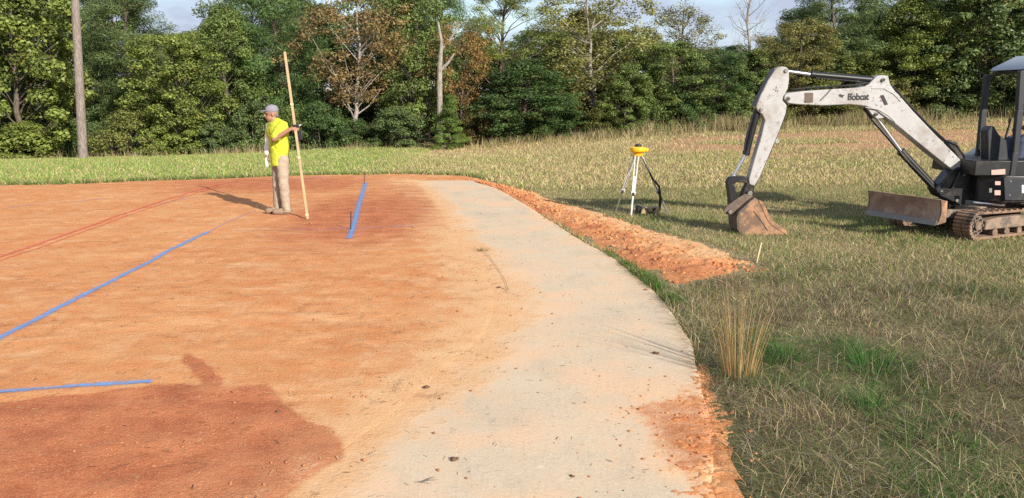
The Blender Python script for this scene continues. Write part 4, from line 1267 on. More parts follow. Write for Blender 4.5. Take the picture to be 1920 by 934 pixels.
body = [('c', HD + Vector((.01, 0, -.05)), .058, nk, .062), ('c', nk, .062, chest + Vector((0, 0, .1)), .10), ('e', chest, (.165, .105, .20), RT), ('e', Vector((.02, 0, 1.08)), (.150, .105, .20), RT), ('e', hip, (.150, .11, .13), RT),
        ('c', ls, .055, le, .042), ('c', le, .042, wl, .028), ('c', rs, .055, re_, .042), ('c', re_, .042, rw, .028),
        ('c', nk, .05, ls, .05), ('c', nk, .05, rs, .05),
        ('c', lh, .085, lk, .055), ('c', lk, .055, la, .038), ('c', rh, .085, rk, .055), ('c', rk, .055, ra, .038),
        ('c', la, .036, lt, .03), ('c', ra, .036, rt_, .03)] + hpR
body += hand_parts(wl, Vector((1, .12, .12)), Vector((.1, 1, 0)), .75) + hand_parts(rw, Vector((-.06, -.06, -1)), Vector((.6, .3, 0)), .35)
man = blob_mesh('person', body, .0075, M['skin'], None, mo, 2)
tag(man, 'worker in a yellow high visibility shirt and grey cap holding the grade rod', 'person')
shirt = [('e', chest + Vector((0, 0, .02)), (.205, .135, .21), RT), ('e', Vector((.02, 0, 1.10)), (.185, .135, .23), RT), ('c', Vector((.02, 0, 1.05)), .152, Vector((.04, 0, .74)), .160, (1, .86)),
         ('c', nk + Vector((0, 0, -.03)), .068, ls, .078), ('c', nk + Vector((0, 0, -.03)), .068, rs, .07), ('c', ls, .080, ls.lerp(le, .80), .074), ('c', nk + Vector((.005, 0, -.01)), .07, chest, .12)]
blob_mesh('shirt', [(q[0], q[1], tuple(v * 1.10 for v in q[2]), *q[3:]) if q[0] == 'e' else (q[0], q[1], q[2] * 1.10, q[3], q[4] * 1.12, *q[5:]) for q in shirt], .010, M['hivis'], man, mo, 2, .024, 3, ((0, 0, .80), (.12, 0, -1)))
blob_mesh('sleeve', [('c', rs + Vector((-.01, -.0, .01)), .075, re_, .064), ('c', re_, .064, rw + Vector((0, 0, .05)), .046)], .010, M['white_cloth'], man, mo, 3, .014, 4)['label'] = 'white sleeve'
blob_mesh('rag', [('c', rw + Vector((-.01, -.03, -.04)), .018, rw + Vector((.0, -.035, -.15)), .026)], .006, M['white_cloth'], man, mo, 1, .01, 5)['label'] = 'white rag in hand'
tro = [('e', hip + Vector((0, 0, -.03)), (.172, .135, .13), RT), ('c', lh, .108, lk, .082), ('c', lk, .082, la + Vector((.005, 0, -.08)), .072), ('c', rh, .108, rk, .082), ('c', rk, .082, ra + Vector((.0, 0, -.08)), .070)]
blob_mesh('trousers', tro, .010, M['khaki'], man, mo, 2, .026, 7, ((0, 0, .045), (0, 0, -1)))
for nm_, a_, t_ in (('boot', la, lt), ('boot', ra, rt_)):
    blob_mesh(nm_, [('c', a_ + Vector((.01, 0, .03)), .056, a_ + Vector((.01, 0, -.05)), .058), ('c', a_ + Vector((.02, 0, -.055)), .045, t_ + Vector((0, 0, .008)), .048), ('c', a_ + Vector((.03, 0, -.075)), .028, t_ + Vector((-.005, 0, -.022)), .026)], .009, M['boot'], man, mo, 2)
HC = HD + uu * .045 - ff * .012
capp = [('e', HC + uu * .025, (.089, .108, .082), Matrix((ss, ff, uu)).transposed())]
cap = blob_mesh('cap', capp, .008, M['cap_grey'], man, mo, 2)
blob_mesh('brim', [('e', HC + ff * .125 + uu * .012, (.072, .075, .010), Matrix((ss, ff, uu)).transposed())], .006, M['cap_grey'], cap, mo, 1)
for g in (-1, 1):
    MB().lathe([(.001, -.009), (.008, -.005), (.009, 0), (.008, .005), (.001, .009)], HD + ff * .083 + ss * .032 * g + uu * .012, n=10).build('eye', M['eye'], man)
blob_mesh('hair', [('e', HD - ff * .075 - uu * .02, (.066, .035, .06), Matrix((ss, ff, uu)).transposed())], .008, simple('hair_grey', (.14, .12, .11), .8), man, mo, 2)
# placket, pocket and belt of the worker
fw = Vector((-.62, -.78, 0)).normalized(); sdv = Vector((.78, -.62, 0)).normalized()
M['seam'] = simple('shirt_seam_shadow', (.30, .31, .02), .85)
def on_front(z, s, r=.40):
    o_ = Vector((.02, 0, z)) + sdv * s; hit = sh_bvh.ray_cast(o_ + fw * r, -fw)
    return (hit[0] + fw * .004) if hit[0] else o_ + fw * .16
from mathutils.bvhtree import BVHTree
sh_o = [o for o in man.children if o.name.startswith('shirt')][0]
sh_bvh = BVHTree.FromPolygons([v.co[:] for v in sh_o.data.vertices], [pp.vertices[:] for pp in sh_o.data.polygons])
MB().tube([on_front(z, .02) for z in np.linspace(.83, 1.40, 14)], .006, 5).build('placket', M['seam'], sh_o)
q4 = [on_front(z, s) for z, s in ((1.30, .06), (1.30, .13), (1.18, .13), (1.18, .06), (1.30, .06))]
MB().tube(q4, .005, 5).build('pocket_seam', M['seam'], sh_o)
# ------------------------------------------------------------------ mini excavator
BY = 11.27
def P(u, v, Y=BY): return at(u, v, Y)
ex = empty('mini_excavator', (6.6, 11.40, 0.0))
EO = Vector(ex.location)


def chipped_white():
    t = NT('worn_white_paint')
    o = t.obj()
    c = t.mix(t.noise(5, o, 5), (.33, .32, .315), (.44, .43, .42))
    c = t.mix(t.math('MULTIPLY', t.ramp(t.noise(2.2, o, 6, .65), .46, .68), .75), c, (.25, .21, .18))
    chip = t.ramp(t.noise(22, o, 6, .75), .565, .615)
    chip = t.math('MULTIPLY', chip, t.ramp(t.noise(3.5, o, 4, .6), .40, .60, .15, 1.0))
    c = t.mix(chip, c, (.12, .055, .035))
    rust = t.ramp(t.noise(7, o, 7, .75), .66, .74)
    c = t.mix(t.math('MULTIPLY', rust, .8), c, (.30, .13, .07))
    return t.done(t.bsdf(c, .48, 0, None, .4))


M['white_paint'] = chipped_white()
M['blackpaint'] = simple('black_paint', (.011, .011, .012), .42, var=.4, scale=8, dirt=(.06, .047, .036), dirt_amt=.2)
M['darkgrey'] = simple('dark_grey_paint', (.022, .024, .029), .45, var=.3, scale=8, dirt=(.06, .05, .04), dirt_amt=.15)
M['chrome'] = simple('chrome_rod', (.75, .75, .76), .22, .9, var=.05)
M['bucket_steel'] = simple('clay_caked_steel', (.36, .20, .11), .9, var=.35, scale=9, dirt=(.15, .095, .065), dirt_amt=.55, bump=.004)
M['bucket_dark'] = simple('dirty_dark_steel', (.13, .095, .075), .75, .2, var=.4, scale=12, dirt=(.30, .19, .12), dirt_amt=.3)
M['rust'] = simple('rusty_blade_steel', (.24, .145, .105), .75, .1, var=.3, scale=7, dirt=(.36, .25, .18), dirt_amt=.5)
M['rubber'] = simple('track_rubber', (.06, .052, .046), .9, var=.4, scale=10, dirt=(.25, .155, .10), dirt_amt=.7)
M['frame_dirt'] = simple('muddy_frame', (.24, .17, .12), .9, var=.35, scale=9, dirt=(.10, .085, .07), dirt_amt=.4)
M['roof_grey'] = simple('canopy_grey', (.34, .37, .41), .45, .1, var=.12, scale=5)
M['decal_white'] = simple('decal_white', (.72, .70, .68), .5, var=.1)
M['decal_pink'] = simple('decal_faded_red', (.52, .33, .28), .5, var=.4, scale=60)
M['seat'] = simple('seat_vinyl', (.025, .025, .028), .6)
M['ink'] = simple('black_lettering', (.02, .02, .022), .6)
YV = Vector((0, 1, 0))


def side_prism(name, px, half, mat, parent=ex, bevel=.012, Y=BY):
    q = [P(u, v, Y) for u, v in px]
    return MB().prism(q, YV * -half, YV * half).build(name, mat, parent, EO, bevel=bevel)


boom = side_prism('boom', [(1465, 186), (1467, 178), (1477, 174), (1502, 171), (1545, 168), (1600, 165), (1622, 161), (1642, 158), (1662, 163), (1678, 177), (1705, 208), (1748, 253), (1788, 293), (1804, 311), (1803, 322), (1793, 327), (1772, 313), (1735, 284), (1700, 255), (1668, 229), (1652, 218), (1636, 206), (1616, 199), (1588, 196), (1540, 198), (1492, 196), (1474, 194)], .105, M['white_paint'])
side_prism('ear', [(1608, 166), (1624, 158), (1638, 144), (1648, 141), (1660, 143), (1663, 158), (1676, 176)], .090, M['white_paint'], boom, .006)
side_prism('ear', [(1618, 198), (1640, 204), (1662, 216), (1652, 221), (1640, 223), (1630, 215)], .085, M['white_paint'], boom, .006)
# welded strips along the boom's side, pins
for (u, v, r) in ((1650, 150, .026), (1637, 214, .024), (1473, 185, .030)):
    pn = MB(); c = P(u, v); pn.tube([c + YV * -.118, c + YV * .118], r, 16); pn.build('pin', M['grime'], boom, EO, bevel=.003)
    pn = MB(); pn.tube([c + YV * -.124, c + YV * -.1185], r * .55, 12); pn.build('pin_cap', M['blackpaint'], boom, EO)
mb = MB(); fr = YV * -.108
mb.tube([P(*q) + fr for q in ((1628, 166), (1650, 166), (1668, 176), (1682, 190))], .006, 6)
mb.tube([P(*q) + fr for q in ((1616, 201), (1640, 205), (1660, 217), (1672, 229))], .006, 6)
mb.build('weld_seam', M['white_paint'], boom, EO)
mb = MB(); mb.prism([P(u, v) for u, v in ((1644, 179), (1650, 178), (1658, 196), (1652, 197))], YV * -.111, YV * -.104); mb.build('grip_tape', M['ink'], boom, EO)
mb = MB(); mb.prism([P(u, v) for u, v in ((1504, 174), (1519, 174), (1519, 192), (1504, 193))], YV * -.112, YV * -.104); mb.build('mud_patch', M['bucket_dark'], boom, EO)
mb = MB(); mb.tube([P(1552, 168) + fr, P(1545, 176) + fr, P(1533, 188) + fr], .010, 6); mb.build('hose_clip', M['grime'], boom, EO)
mb = MB()
for off in (-.05, .0, .05):
    mb.tube([P(*q) + YV * off for q in ((1486, 168), (1530, 164), (1600, 160), (1650, 152), (1672, 163), (1700, 195), (1735, 232), (1768, 262), (1790, 272), (1804, 292), (1806, 318))], .013, 6)
mb.build('hose', M['blackpaint'], boom, EO)
# lettering and emblem on the boom
cu = bpy.data.curves.new('lettering', 'FONT'); cu.body = 'Bobcat'; cu.align_x = 'CENTER'; cu.align_y = 'CENTER'; cu.size = .150; cu.extrude = .001; cu.offset = .005; cu.space_character = .93
to_ = bpy.data.objects.new('lettering', cu); COL.objects.link(to_)
dg = bpy.context.evaluated_depsgraph_get(); lm = bpy.data.meshes.new_from_object(to_.evaluated_get(dg)); bpy.data.objects.remove(to_)
lt_ = link('lettering', lm, M['ink'], boom)
lt_.rotation_euler = (math.pi / 2, math.radians(-1.0), 0); lt_.scale = (.74, .82, 1); lt_.location = P(1603, 182) + YV * -.1075 - EO
mb = MB()
mb.prism([P(u, v) for u, v in ((1566, 178), (1570, 176.5), (1573, 178), (1578, 178.5), (1577, 180), (1574, 180.5), (1575, 183), (1573, 183.5), (1571, 181.5), (1569, 182.5), (1568, 180))], YV * -.1085, YV * -.104); mb.build('emblem', M['ink'], boom, EO)

# arm
arm = side_prism('arm', [(1456, 127), (1463, 125), (1471, 126), (1476, 133), (1476, 150), (1474, 166), (1467, 178), (1465, 188), (1472, 198), (1470, 212), (1458, 245), (1440, 288), (1422, 330), (1412, 348), (1402, 345), (1401, 335), (1413, 292), (1424, 255), (1431, 225), (1426, 215), (1417, 207), (1414, 199), (1422, 180), (1436, 152), (1450, 131)], .078, M['white_paint'])
for (u, v, r) in ((1470, 133, .026), (1424, 205, .022)):
    c = P(u, v); MB().tube([c + YV * -.098, c + YV * .098], r, 16).build('pin', M['grime'], arm, EO, bevel=.003)
mb = MB(); mb.prism([P(u, v) for u, v in ((1414, 199), (1450, 131), (1447, 129), (1411, 197))], YV * -.06, YV * .06); mb.build('back_plate', M['blackpaint'], arm, EO)
mb = MB(); mb.prism([P(u, v) for u, v in ((1470, 209), (1473, 212), (1443, 286), (1415, 348), (1412, 345), (1440, 286))], YV * -.05, YV * .05); mb.build('wear_plate', M['blackpaint'], arm, EO)
c = P(1456, 264); MB().lathe([(.018, -.03), (.03, -.03), (.03, .03), (.018, .03)], c, 'y', 14).build('hook_ring', M['white_paint'], arm, EO)


def cylinder(name, a, s, b, rb_, rr, parent=ex, off=0.0):
    a, s, b = [Vector(q) + YV * off for q in (a, s, b)]
    o = MB().tube([a, s], rb_, 16).build(name, M['blackpaint'], parent, EO, bevel=.006)
    d = (b - a).normalized()
    MB().tube([s - d * .03, s + d * .02], rb_ * 1.14, 16).build('gland', M['blackpaint'], o, EO, bevel=.004)
    MB().tube([s, b], rr, 14).build('piston_rod', M['chrome'], o, EO)
    MB().tube([b + YV * -.045, b + YV * .045], rr * 1.9, 14).build('rod_eye', M['grime'], o, EO)
    return o


ac = cylinder('arm_cylinder', P(1648, 151), P(1523, 140), P(1471, 133), .046, .022)
mb = MB(); mb.tube([P(1640, 158) + YV * -.03, P(1600, 152) + YV * -.03, P(1528, 146) + YV * -.03], .012, 7); mb.build('feed_pipe', M['blackpaint'], ac, EO)
bc = cylinder('bucket_cylinder', P(1421, 204), P(1399, 288), P(1371, 338), .045, .021)
MB().tube([P(1409, 214) + YV * -.05, P(1396, 262) + YV * -.05, P(1393, 286) + YV * -.05], .012, 7).build('feed_pipe', M['blackpaint'], bc, EO)
cc_ = cylinder('boom_cylinder', P(1757, 357), P(1690, 285), P(1638, 214), .052, .026)
MB().tube([P(1752, 358) + YV * -.07, P(1700, 305) + YV * -.07, P(1664, 262) + YV * -.07, P(1634, 226) + YV * -.04, P(1618, 203) + YV * -.02], .018, 8).build('feed_pipe', M['blackpaint'], cc_, EO)
# bucket linkage and bucket
lk_ = side_prism('link', [(1360, 342), (1366, 332), (1378, 329), (1395, 330), (1412, 337), (1414, 344), (1408, 349), (1394, 342), (1380, 341), (1372, 347), (1364, 349)], .055, M['blackpaint'], ex, .01)
side_prism('link_bar', [(1362, 345), (1375, 345), (1380, 374), (1378, 383), (1366, 384), (1366, 372)], .075, M['blackpaint'], lk_, .008)
side_prism('arm_tip', [(1399, 342), (1412, 345), (1412, 356), (1408, 366), (1398, 372), (1386, 372), (1392, 356)], .065, M['blackpaint'], arm, .008)
c = P(1402, 361); MB().tube([c + YV * -.12, c + YV * .12], .034, 16).build('pin', M['grime'], arm, EO, bevel=.004)
bk = side_prism('bucket', [(1413, 371), (1406, 367), (1378, 392), (1373, 404), (1374, 424), (1383, 438), (1400, 443), (1446, 443), (1473, 438), (1470, 434), (1446, 438), (1402, 438), (1388, 434), (1380, 422), (1379, 406), (1384, 396)], .225, M['bucket_dark'], ex, .004)
for sg in (-1, 1):
    q = [P(u, v) for u, v in ((1412, 370), (1418, 376), (1424, 392), (1431, 408), (1442, 419), (1458, 429), (1462, 438), (1446, 441), (1402, 441), (1386, 437), (1377, 423), (1376, 405), (1381, 394))]
    pl = MB().prism(q, YV * (sg * .229), YV * (sg * .205)).build('side_plate', M['bucket_steel'], bk, EO, bevel=.004)
    MB().tube([P(1404, 391) + YV * sg * .232, P(1418, 409) + YV * sg * .232, P(1430, 427) + YV * sg * .232], .007, 6).build('side_rib', M['bucket_dark'], pl, EO)
    MB().prism([P(u, v) for u, v in ((1412, 370), (1420, 374), (1437, 407), (1464, 428), (1466, 436), (1440, 420), (1430, 409))], YV * (sg * .236), YV * (sg * .2295)).build('side_cutter', M['bucket_steel'], pl, EO, bevel=.003)
for i in range(5):
    yy = -.19 + .095 * i
    MB().prism([P(u, v) for u, v in ((1455, 433), (1464, 431), (1478, 438), (1464, 441), (1453, 440))], YV * (yy - .022), YV * (yy + .022)).build('tooth', M['bucket_steel'], bk, EO, bevel=.004)
for yy in (-.10, .10):
    side_prism('hinge_ear', [(1356, 396), (1362, 387), (1376, 376), (1396, 364), (1408, 362), (1412, 371), (1396, 382), (1380, 394), (1372, 402), (1362, 402)], .014, M['bucket_dark'], bk, .004, BY + yy)
c = P(1364, 395); MB().tube([c + YV * -.15, c + YV * .15], .026, 14).build('pin', M['grime'], bk, EO, bevel=.004)
mb = MB(); mb.add(*(lambda q: ([p + YV * s for s in (-.2, .2) for p in q], [(0, 1, 2, 3, 4), (9, 8, 7, 6, 5), (0, 5, 6, 1), (1, 6, 7, 2), (2, 7, 8, 3), (3, 8, 9, 4), (4, 9, 5, 0)]))([P(u, v) for u, v in ((1383, 424), (1410, 418), (1440, 428), (1452, 437), (1392, 438))])); mb.build('soil_load', M['bucket_steel'], bk, EO)

# swing post and house (faces the bucket)
sw = MB()
sw.prism([P(u, v) for u, v in ((1744, 352), (1760, 338), (1776, 318), (1786, 312), (1806, 312), (1812, 330), (1836, 336), (1838, 388), (1800, 388), (1770, 374), (1752, 366))], YV * -.12, YV * .12)
swp = sw.build('swing_post', M['blackpaint'], ex, EO, bevel=.02)
MB().prism([P(u, v) for u, v in ((1776, 262), (1790, 266), (1803, 288), (1808, 318), (1800, 322), (1796, 300), (1786, 284), (1774, 272))], YV * -.05, YV * .09).build('hose_guard', M['blackpaint'], swp, EO, bevel=.012)
MB().tube([P(1752, 362) + YV * -.14, P(1775, 352) + YV * -.15, P(1790, 322) + YV * -.14], .020, 8).build('hose', M['blackpaint'], swp, EO)
MB().tube([P(1806, 375) + YV * -.25, P(1850, 377) + YV * -.42], .018, 10).build('swing_rod', M['chrome'], swp, EO)
for (u, v) in ((1798, 326), (1757, 358), (1785, 374)):
    c = P(u, v); MB().tube([c + YV * -.135, c + YV * .135], .022, 14).build('pin', M['grime'], swp, EO, bevel=.003)
house = MB()
oc = [(6.38, 11.00), (6.62, 10.78), (7.30, 10.76), (7.62, 10.92), (7.80, 11.20), (7.82, 11.55), (7.62, 11.86), (7.30, 11.98), (6.62, 11.96), (6.38, 11.72)]
house.prism([Vector((x_, y_, .47)) for x_, y_ in oc], (0, 0, 0), (0, 0, .39))
hs = house.build('house_frame', M['blackpaint'], ex, EO, bevel=.03)
MB().prism([Vector((x_, y_, 0)) for x_, y_ in ((7.62, 10.94), (7.66, 11.00), (7.79, 11.22), (7.80, 11.55), (7.66, 11.78), (7.62, 11.84))], (0, 0, .863), (0, 0, 1.22)).build('engine_hood', M['white_paint'], ex, EO, bevel=.06)
# near side panel set proud, bolts, decals
def nearp(u, v, Y=10.752): return at(u, v, Y)
MB().prism([nearp(u, v) for u, v in ((1882, 333), (1990, 333), (1990, 376), (1884, 376))], YV * 0, YV * .03).build('side_panel', M['darkgrey'], hs, EO, bevel=.008)
for (u, v) in ((1895, 340), (1893, 366)):
    c = nearp(u, v, 10.752); MB().tube([c + YV * -.006, c + YV * .01], .010, 8).build('bolt', M['chrome'], hs, EO)
for nm_, mt_, q in (('decal', M['decal_white'], ((1916, 347), (1930, 347), (1930, 362), (1916, 362))), ('decal', M['decal_pink'], ((1866, 340), (1876, 340), (1876, 347), (1866, 347))), ('decal', M['decal_pink'], ((1865, 357), (1876, 357), (1876, 366), (1865, 366))), ('decal', M['grime'], ((1855, 353), (1860, 353), (1860, 361), (1855, 361)))):
    MB().prism([nearp(u, v, 10.745) for u, v in q], YV * 0, YV * .004).build(nm_, mt_, hs, EO)
MB().prism([at(u, v, 10.80) for u, v in ((1826, 330), (1830, 302), (1980, 300), (1980, 331))], YV * 0, YV * 1.12).build('floor_box', M['blackpaint'], hs, EO, bevel=.015)
MB().prism([at(u, v, 10.79) for u, v in ((1859, 319), (1885, 317), (1885, 327), (1859, 328))], YV * 0, YV * .006).build('decal', M['decal_pink'], hs, EO)
MB().prism([at(u, v, 11.95) for u, v in ((1802, 326), (1801, 300), (1812, 290), (1836, 276), (1838, 326))], YV * -.14, YV * .10).build('front_cowl', M['white_paint'], ex, EO, bevel=.03)
# console, seat, levers
MB().prism([at(u, v, 11.12) for u, v in ((1844, 304), (1843, 245), (1849, 237), (1856, 235), (1866, 252), (1880, 262), (1884, 304))], YV * -.10, YV * .08).build('control_console', M['darkgrey'], ex, EO, bevel=.02)
MB().tube([at(1884, 262, 11.5), at(1892, 235, 11.48), at(1894, 222, 11.46)], [.014, .012, .022], 8).build('joystick', M['black'], ex, EO)
MB().tube([at(1840, 300, 11.72), at(1839, 250, 11.72), at(1852, 243, 11.72)], .012, 8).build('hand_rail', M['decal_white'], ex, EO)
st = MB(); st.box((7.48, 11.36, 1.16), (.46, .48, .12)); so_ = st.build('seat', M['seat'], ex, EO, bevel=.04)
MB().box((7.74, 11.36, 1.46), (.12, .46, .55), Matrix.Rotation(.15, 3, 'Y')).build('backrest', M['seat'], so_, EO, bevel=.04)
MB().box((7.48, 11.36, .98), (.40, .42, .25)).build('seat_base', M['blackpaint'], so_, EO, bevel=.02)
# canopy
cn_ = MB()
zt_ = at(1856, 134, 11.80).z
cn_.prism([Vector((6.86, 0, zt_)), Vector((6.90, 0, zt_ + .05)), Vector((7.22, 0, zt_ + .21)), Vector((8.0, 0, zt_ + .24)), Vector((8.08, 0, zt_ + .18)), Vector((8.08, 0, zt_ + .13)), Vector((7.3, 0, zt_ + .10))], YV * 10.74, YV * 11.84)
ro = cn_.build('canopy_roof', M['roof_grey'], ex, EO, bevel=.02)
MB().prism([Vector((6.885, 0, zt_ - .008)), Vector((7.3, 0, zt_ + .092)), Vector((8.06, 0, zt_ + .122)), Vector((8.06, 0, zt_ + .07)), Vector((7.3, 0, zt_ + .04)), Vector((6.9, 0, zt_ - .05))], YV * 10.77, YV * 11.81).build('roof_frame', M['blackpaint'], ro, EO, bevel=.008)
for pts in (((1851, 140, 11.76), (1844, 205, 11.76), (1836, 285, 11.76), (1830, 331, 11.76)), ((1916, 132, 10.82), (1911, 205, 10.82), (1903, 285, 10.82), (1896, 331, 10.82))):
    p_ = MB(); q = [at(*a_) for a_ in pts]
    for a_, b_ in zip(q[:-1], q[1:]): p_.bar(a_, b_ + (b_ - a_).normalized() * .01, .085, .07, (0, 1, 0))
    p_.build('canopy_post', M['darkgrey'], ex, EO, bevel=.012)
for yy in (10.93, 11.74):
    MB().bar((7.55, yy, .80), (7.86, yy, zt_ + .11), .08, .08, (0, 1, 0)).build('canopy_post', M['darkgrey'], ex, EO, bevel=.012)
MB().tube([at(1855, 150, 11.74), at(1868, 140, 11.74)], .018, 8).build('corner_brace', M['darkgrey'], ro, EO)

# undercarriage, turned towards the walk
AH = math.radians(25); UH = Vector((-math.cos(AH), -math.sin(AH), 0)); WH = Vector((math.sin(AH), -math.cos(AH), 0)); UC = Vector((6.62, 11.45, 0))
def U(a, b, z): return UC + UH * a + WH * b + Vector((0, 0, z))
MB().lathe([(.42, .40), (.42, .475)], (UC.x, UC.y, 0), n=28).build('turntable', M['grime'], ex, EO)
uf = MB(); uf.prism([U(.45, -.42, .24), U(.45, .42, .24), U(-.45, .42, .24), U(-.45, -.42, .24)], (0, 0, 0), (0, 0, .17)); ufo = uf.build('undercarriage_frame', M['frame_dirt'], ex, EO, bevel=.02)
RW, TL = .185, .74
for sg in (-1, 1):
    bc_ = .52 * sg
    path = []
    for k in range(13): a = -math.pi / 2 + math.pi * k / 12; path.append((TL + RW * math.cos(a), .20 + RW * math.sin(a)))
    for k in range(1, 12): path.append((TL - 2 * TL * k / 12, .20 + RW - .012 * math.sin(math.pi * k / 12)))
    for k in range(13): a = math.pi / 2 + math.pi * k / 12; path.append((-TL + RW * math.cos(a), .20 + RW * math.sin(a)))
    for k in range(1, 12): path.append((-TL + 2 * TL * k / 12, .20 - RW))
    tm = MB(); n = len(path); vs = []
    cen = [( max(-TL, min(TL, a)), .20) for a, z in path]
    for (a, z), (ca, cz) in zip(path, cen):
        d = Vector((a - ca, z - cz)); d.normalize()
        for (o_, b_) in ((-.03, -.12), (.0, -.125), (.0, .125), (-.03, .12)):
            vs.append(U(a + d.x * o_, bc_ + b_, z + d.y * o_))
    fs = [(4 * i + k, 4 * i + (k + 1) % 4, 4 * ((i + 1) % n) + (k + 1) % 4, 4 * ((i + 1) % n) + k) for i in range(n) for k in range(4)]
    tm.add(vs, fs)
    to2 = tm.build('track', M['rubber'], ex, EO)
    lg = MB()
    for i, ((a, z), (ca, cz)) in enumerate(zip(path, cen)):
        d = Vector((a - ca, z - cz)); d.normalize(); tt_ = Vector((-d.y, d.x))
        for b0, b1 in ((-.125, -.01), (.01, .125)):
            lg.prism([U(a + tt_.x * s_ + d.x * .0, bc_ + b0, z + tt_.y * s_ + d.y * .0) for s_ in (-.022, .022)] + [U(a + tt_.x * s_ + d.x * .018, bc_ + b0, z + tt_.y * s_ + d.y * .018) for s_ in (.016, -.016)], (0, 0, 0), WH * (b1 - b0))
    lg.build('track_lugs', M['rubber'], to2, EO)['kind'] = 'stuff'
    for a in (TL, -TL):
        w_ = MB(); prof = [(.03, -.10), (.06, -.105), (.065, -.07), (.148, -.06), (.152, .06), (.065, .07), (.06, .105), (.03, .10)]
        for r, h in prof:
            for k in range(24):
                an = 2 * math.pi * k / 24; w_.v.append(U(a + r * math.cos(an), bc_ + h, .20 + r * math.sin(an)))
        m_ = len(prof); w_.f = [(i * 24 + k, i * 24 + (k + 1) % 24, (i + 1) * 24 + (k + 1) % 24, (i + 1) * 24 + k) for i in range(m_ - 1) for k in range(24)] + [tuple(range(24)), tuple((m_ - 1) * 24 + k for k in range(24))]
        wo_ = w_.build('sprocket' if a > 0 else 'idler', M['bucket_dark'], to2, EO)
        if a > 0:
            for k in range(8):
                an = 2 * math.pi * k / 8; c = U(a + .10 * math.cos(an), bc_ + .10 * sg, .20 + .10 * math.sin(an)); MB().tube([c - WH * .05 * sg, c + WH * .004 * sg], .013, 8).build('bolt', M['grime'], wo_, EO)
    fm = MB(); fm.prism([U(.58, bc_ - .085, .26), U(.60, bc_ - .085, .13), U(-.58, bc_ - .085, .13), U(-.56, bc_ - .085, .26), U(-.3, bc_ - .085, .29), U(.3, bc_ - .085, .29)], (0, 0, 0), WH * .19)
    fm.build('track_frame', M['frame_dirt'], to2, EO, bevel=.015)
    for a in (.38, .13, -.13, -.38):
        c = U(a, bc_, .085); MB().tube([c - WH * .10, c + WH * .10], .052, 16).build('roller', M['bucket_dark'], to2, EO)
# dozer blade
prof = [(1.44 + .07 * math.cos(t_) - .07, .415 + .165 * math.sin(t_) / math.sin(1.2)) for t_ in np.linspace(-1.2, 1.2, 9)]
prof = [(1.50, .255), (1.465, .30), (1.445, .35), (1.435, .41), (1.438, .47), (1.45, .53), (1.47, .585)]
back_ = [(a - .03, z) for a, z in prof]; back_[0] = (1.46, .255)
bl = MB(); bl.prism([U(a, -.56, z) for a, z in prof + back_[::-1]], (0, 0, 0), WH * 1.12)
blo = bl.build('dozer_blade', M['rust'], ex, EO, bevel=.003)
for sg in (-1, 1):
    q = [U(a, sg * .561, z) for a, z in prof] + [U(1.34, sg * .561, .56), U(1.33, sg * .561, .28)]
    MB().prism(q, (0, 0, 0), WH * (.02 * sg)).build('end_plate', M['bucket_steel'], blo, EO, bevel=.003)
MB().prism([U(a, -.558, z) for a, z in ((1.508, .245), (1.478, .31), (1.468, .31), (1.490, .245))], (0, 0, 0), WH * 1.116).build('cutting_edge', M['grime'], blo, EO)
for b_ in (-.26, .26):
    MB().bar(U(1.40, b_, .36), U(.40, b_, .30), .09, .11).build('blade_arm', M['frame_dirt'], blo, EO, bevel=.01)
MB().bar(U(1.36, -.30, .36), U(1.36, .30, .36), .06, .12).build('cross_bar', M['frame_dirt'], blo, EO, bevel=.01)
MB().tube([U(.45, 0, .36), U(1.0, 0, .42)], .045, 14).build('lift_cylinder', M['blackpaint'], blo, EO)
MB().tube([U(1.0, 0, .42), U(1.38, 0, .45)], .022, 12).build('piston_rod', M['chrome'], blo, EO)
tag(ex, 'white and black mini excavator with its bucket resting on the grass', 'excavator')

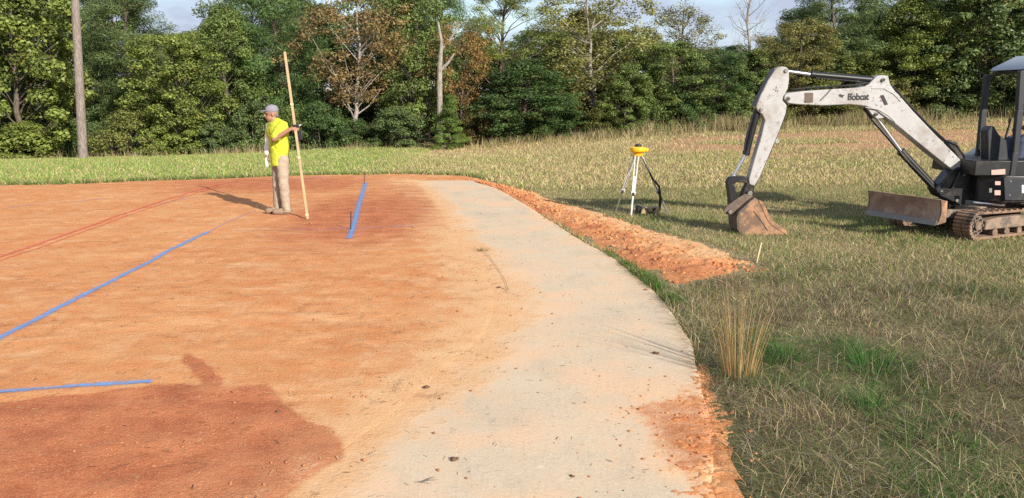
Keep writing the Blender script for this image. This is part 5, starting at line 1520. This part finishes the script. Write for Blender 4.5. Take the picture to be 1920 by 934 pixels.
# operator on the seat
oo = Vector((7.50, 11.36, 1.24))
M['blue_cloth'] = simple('blue_work_cloth', (.035, .075, .21), .85, var=.15, scale=20)
M['jean'] = simple('dark_jean', (.05, .06, .10), .9, var=.2, scale=20)
h0 = Vector((.02, 0, .74)); hpO, f2, u2, s2 = head_parts(h0, (-1, -.1, -.05))
bd = [('c', h0 + Vector((.01, 0, -.05)), .055, Vector((.04, 0, .58)), .06), ('e', Vector((.06, 0, .40)), (.11, .17, .20)), ('e', Vector((.08, 0, .18)), (.11, .15, .18)), ('e', Vector((.05, 0, .06)), (.13, .17, .11))]
arms = {}
for sg in (-1, 1):
    sh, el, wr = Vector((.06, .18 * sg, .50)), Vector((.0, .24 * sg, .24)), Vector((-.24, .20 * sg, .22))
    hpj, kn, an, toe = Vector((.02, .09 * sg, .05)), Vector((-.42, .11 * sg, .04)), Vector((-.46, .11 * sg, -.34)), Vector((-.60, .12 * sg, -.37))
    arms[sg] = (sh, el, wr, hpj, kn, an, toe)
    bd += [('c', Vector((.04, 0, .56)), .05, sh, .055), ('c', sh, .053, el, .042), ('c', el, .040, wr, .028), ('c', hpj, .085, kn, .058), ('c', kn, .055, an, .038), ('c', an, .036, toe, .03)]
    bd += hand_parts(wr, Vector((-1, 0, -.1)), Vector((0, 0, -1)), .6)
op = blob_mesh('person', bd + hpO, .009, M['skin'], None, oo, 2)
tag(op, 'operator in blue work clothes seated under the excavator canopy', 'person')
sp_ = [('e', Vector((.06, 0, .41)), (.135, .195, .20)), ('e', Vector((.08, 0, .18)), (.135, .18, .20))]
tp_ = [('e', Vector((.05, 0, .06)), (.15, .19, .12))]
for sg in (-1, 1):
    sh, el, wr, hpj, kn, an, toe = arms[sg]
    sp_ += [('c', Vector((.04, 0, .53)), .062, sh, .075), ('c', sh, .075, el, .062), ('c', el, .060, wr + Vector((.04, 0, 0)), .042)]
    tp_ += [('c', hpj, .105, kn, .078), ('c', kn, .078, an, .06)]
    blob_mesh('boot', [('c', an, .052, an + Vector((0, 0, -.02)), .052), ('c', an + Vector((.02, 0, -.02)), .045, toe, .045)], .010, M['boot'], op, oo, 2)
blob_mesh('shirt', sp_, .012, M['blue_cloth'], op, oo, 3, .014, 12)
blob_mesh('trousers', tp_, .012, M['jean'], op, oo, 3, .014, 13)
cp2 = blob_mesh('cap', [('e', h0 + u2 * .07 - f2 * .01, (.106, .09, .078))], .008, M['jean'], op, oo, 2)
blob_mesh('brim', [('e', h0 + f2 * .115 + u2 * .058, (.075, .07, .010))], .006, M['jean'], cp2, oo, 1)
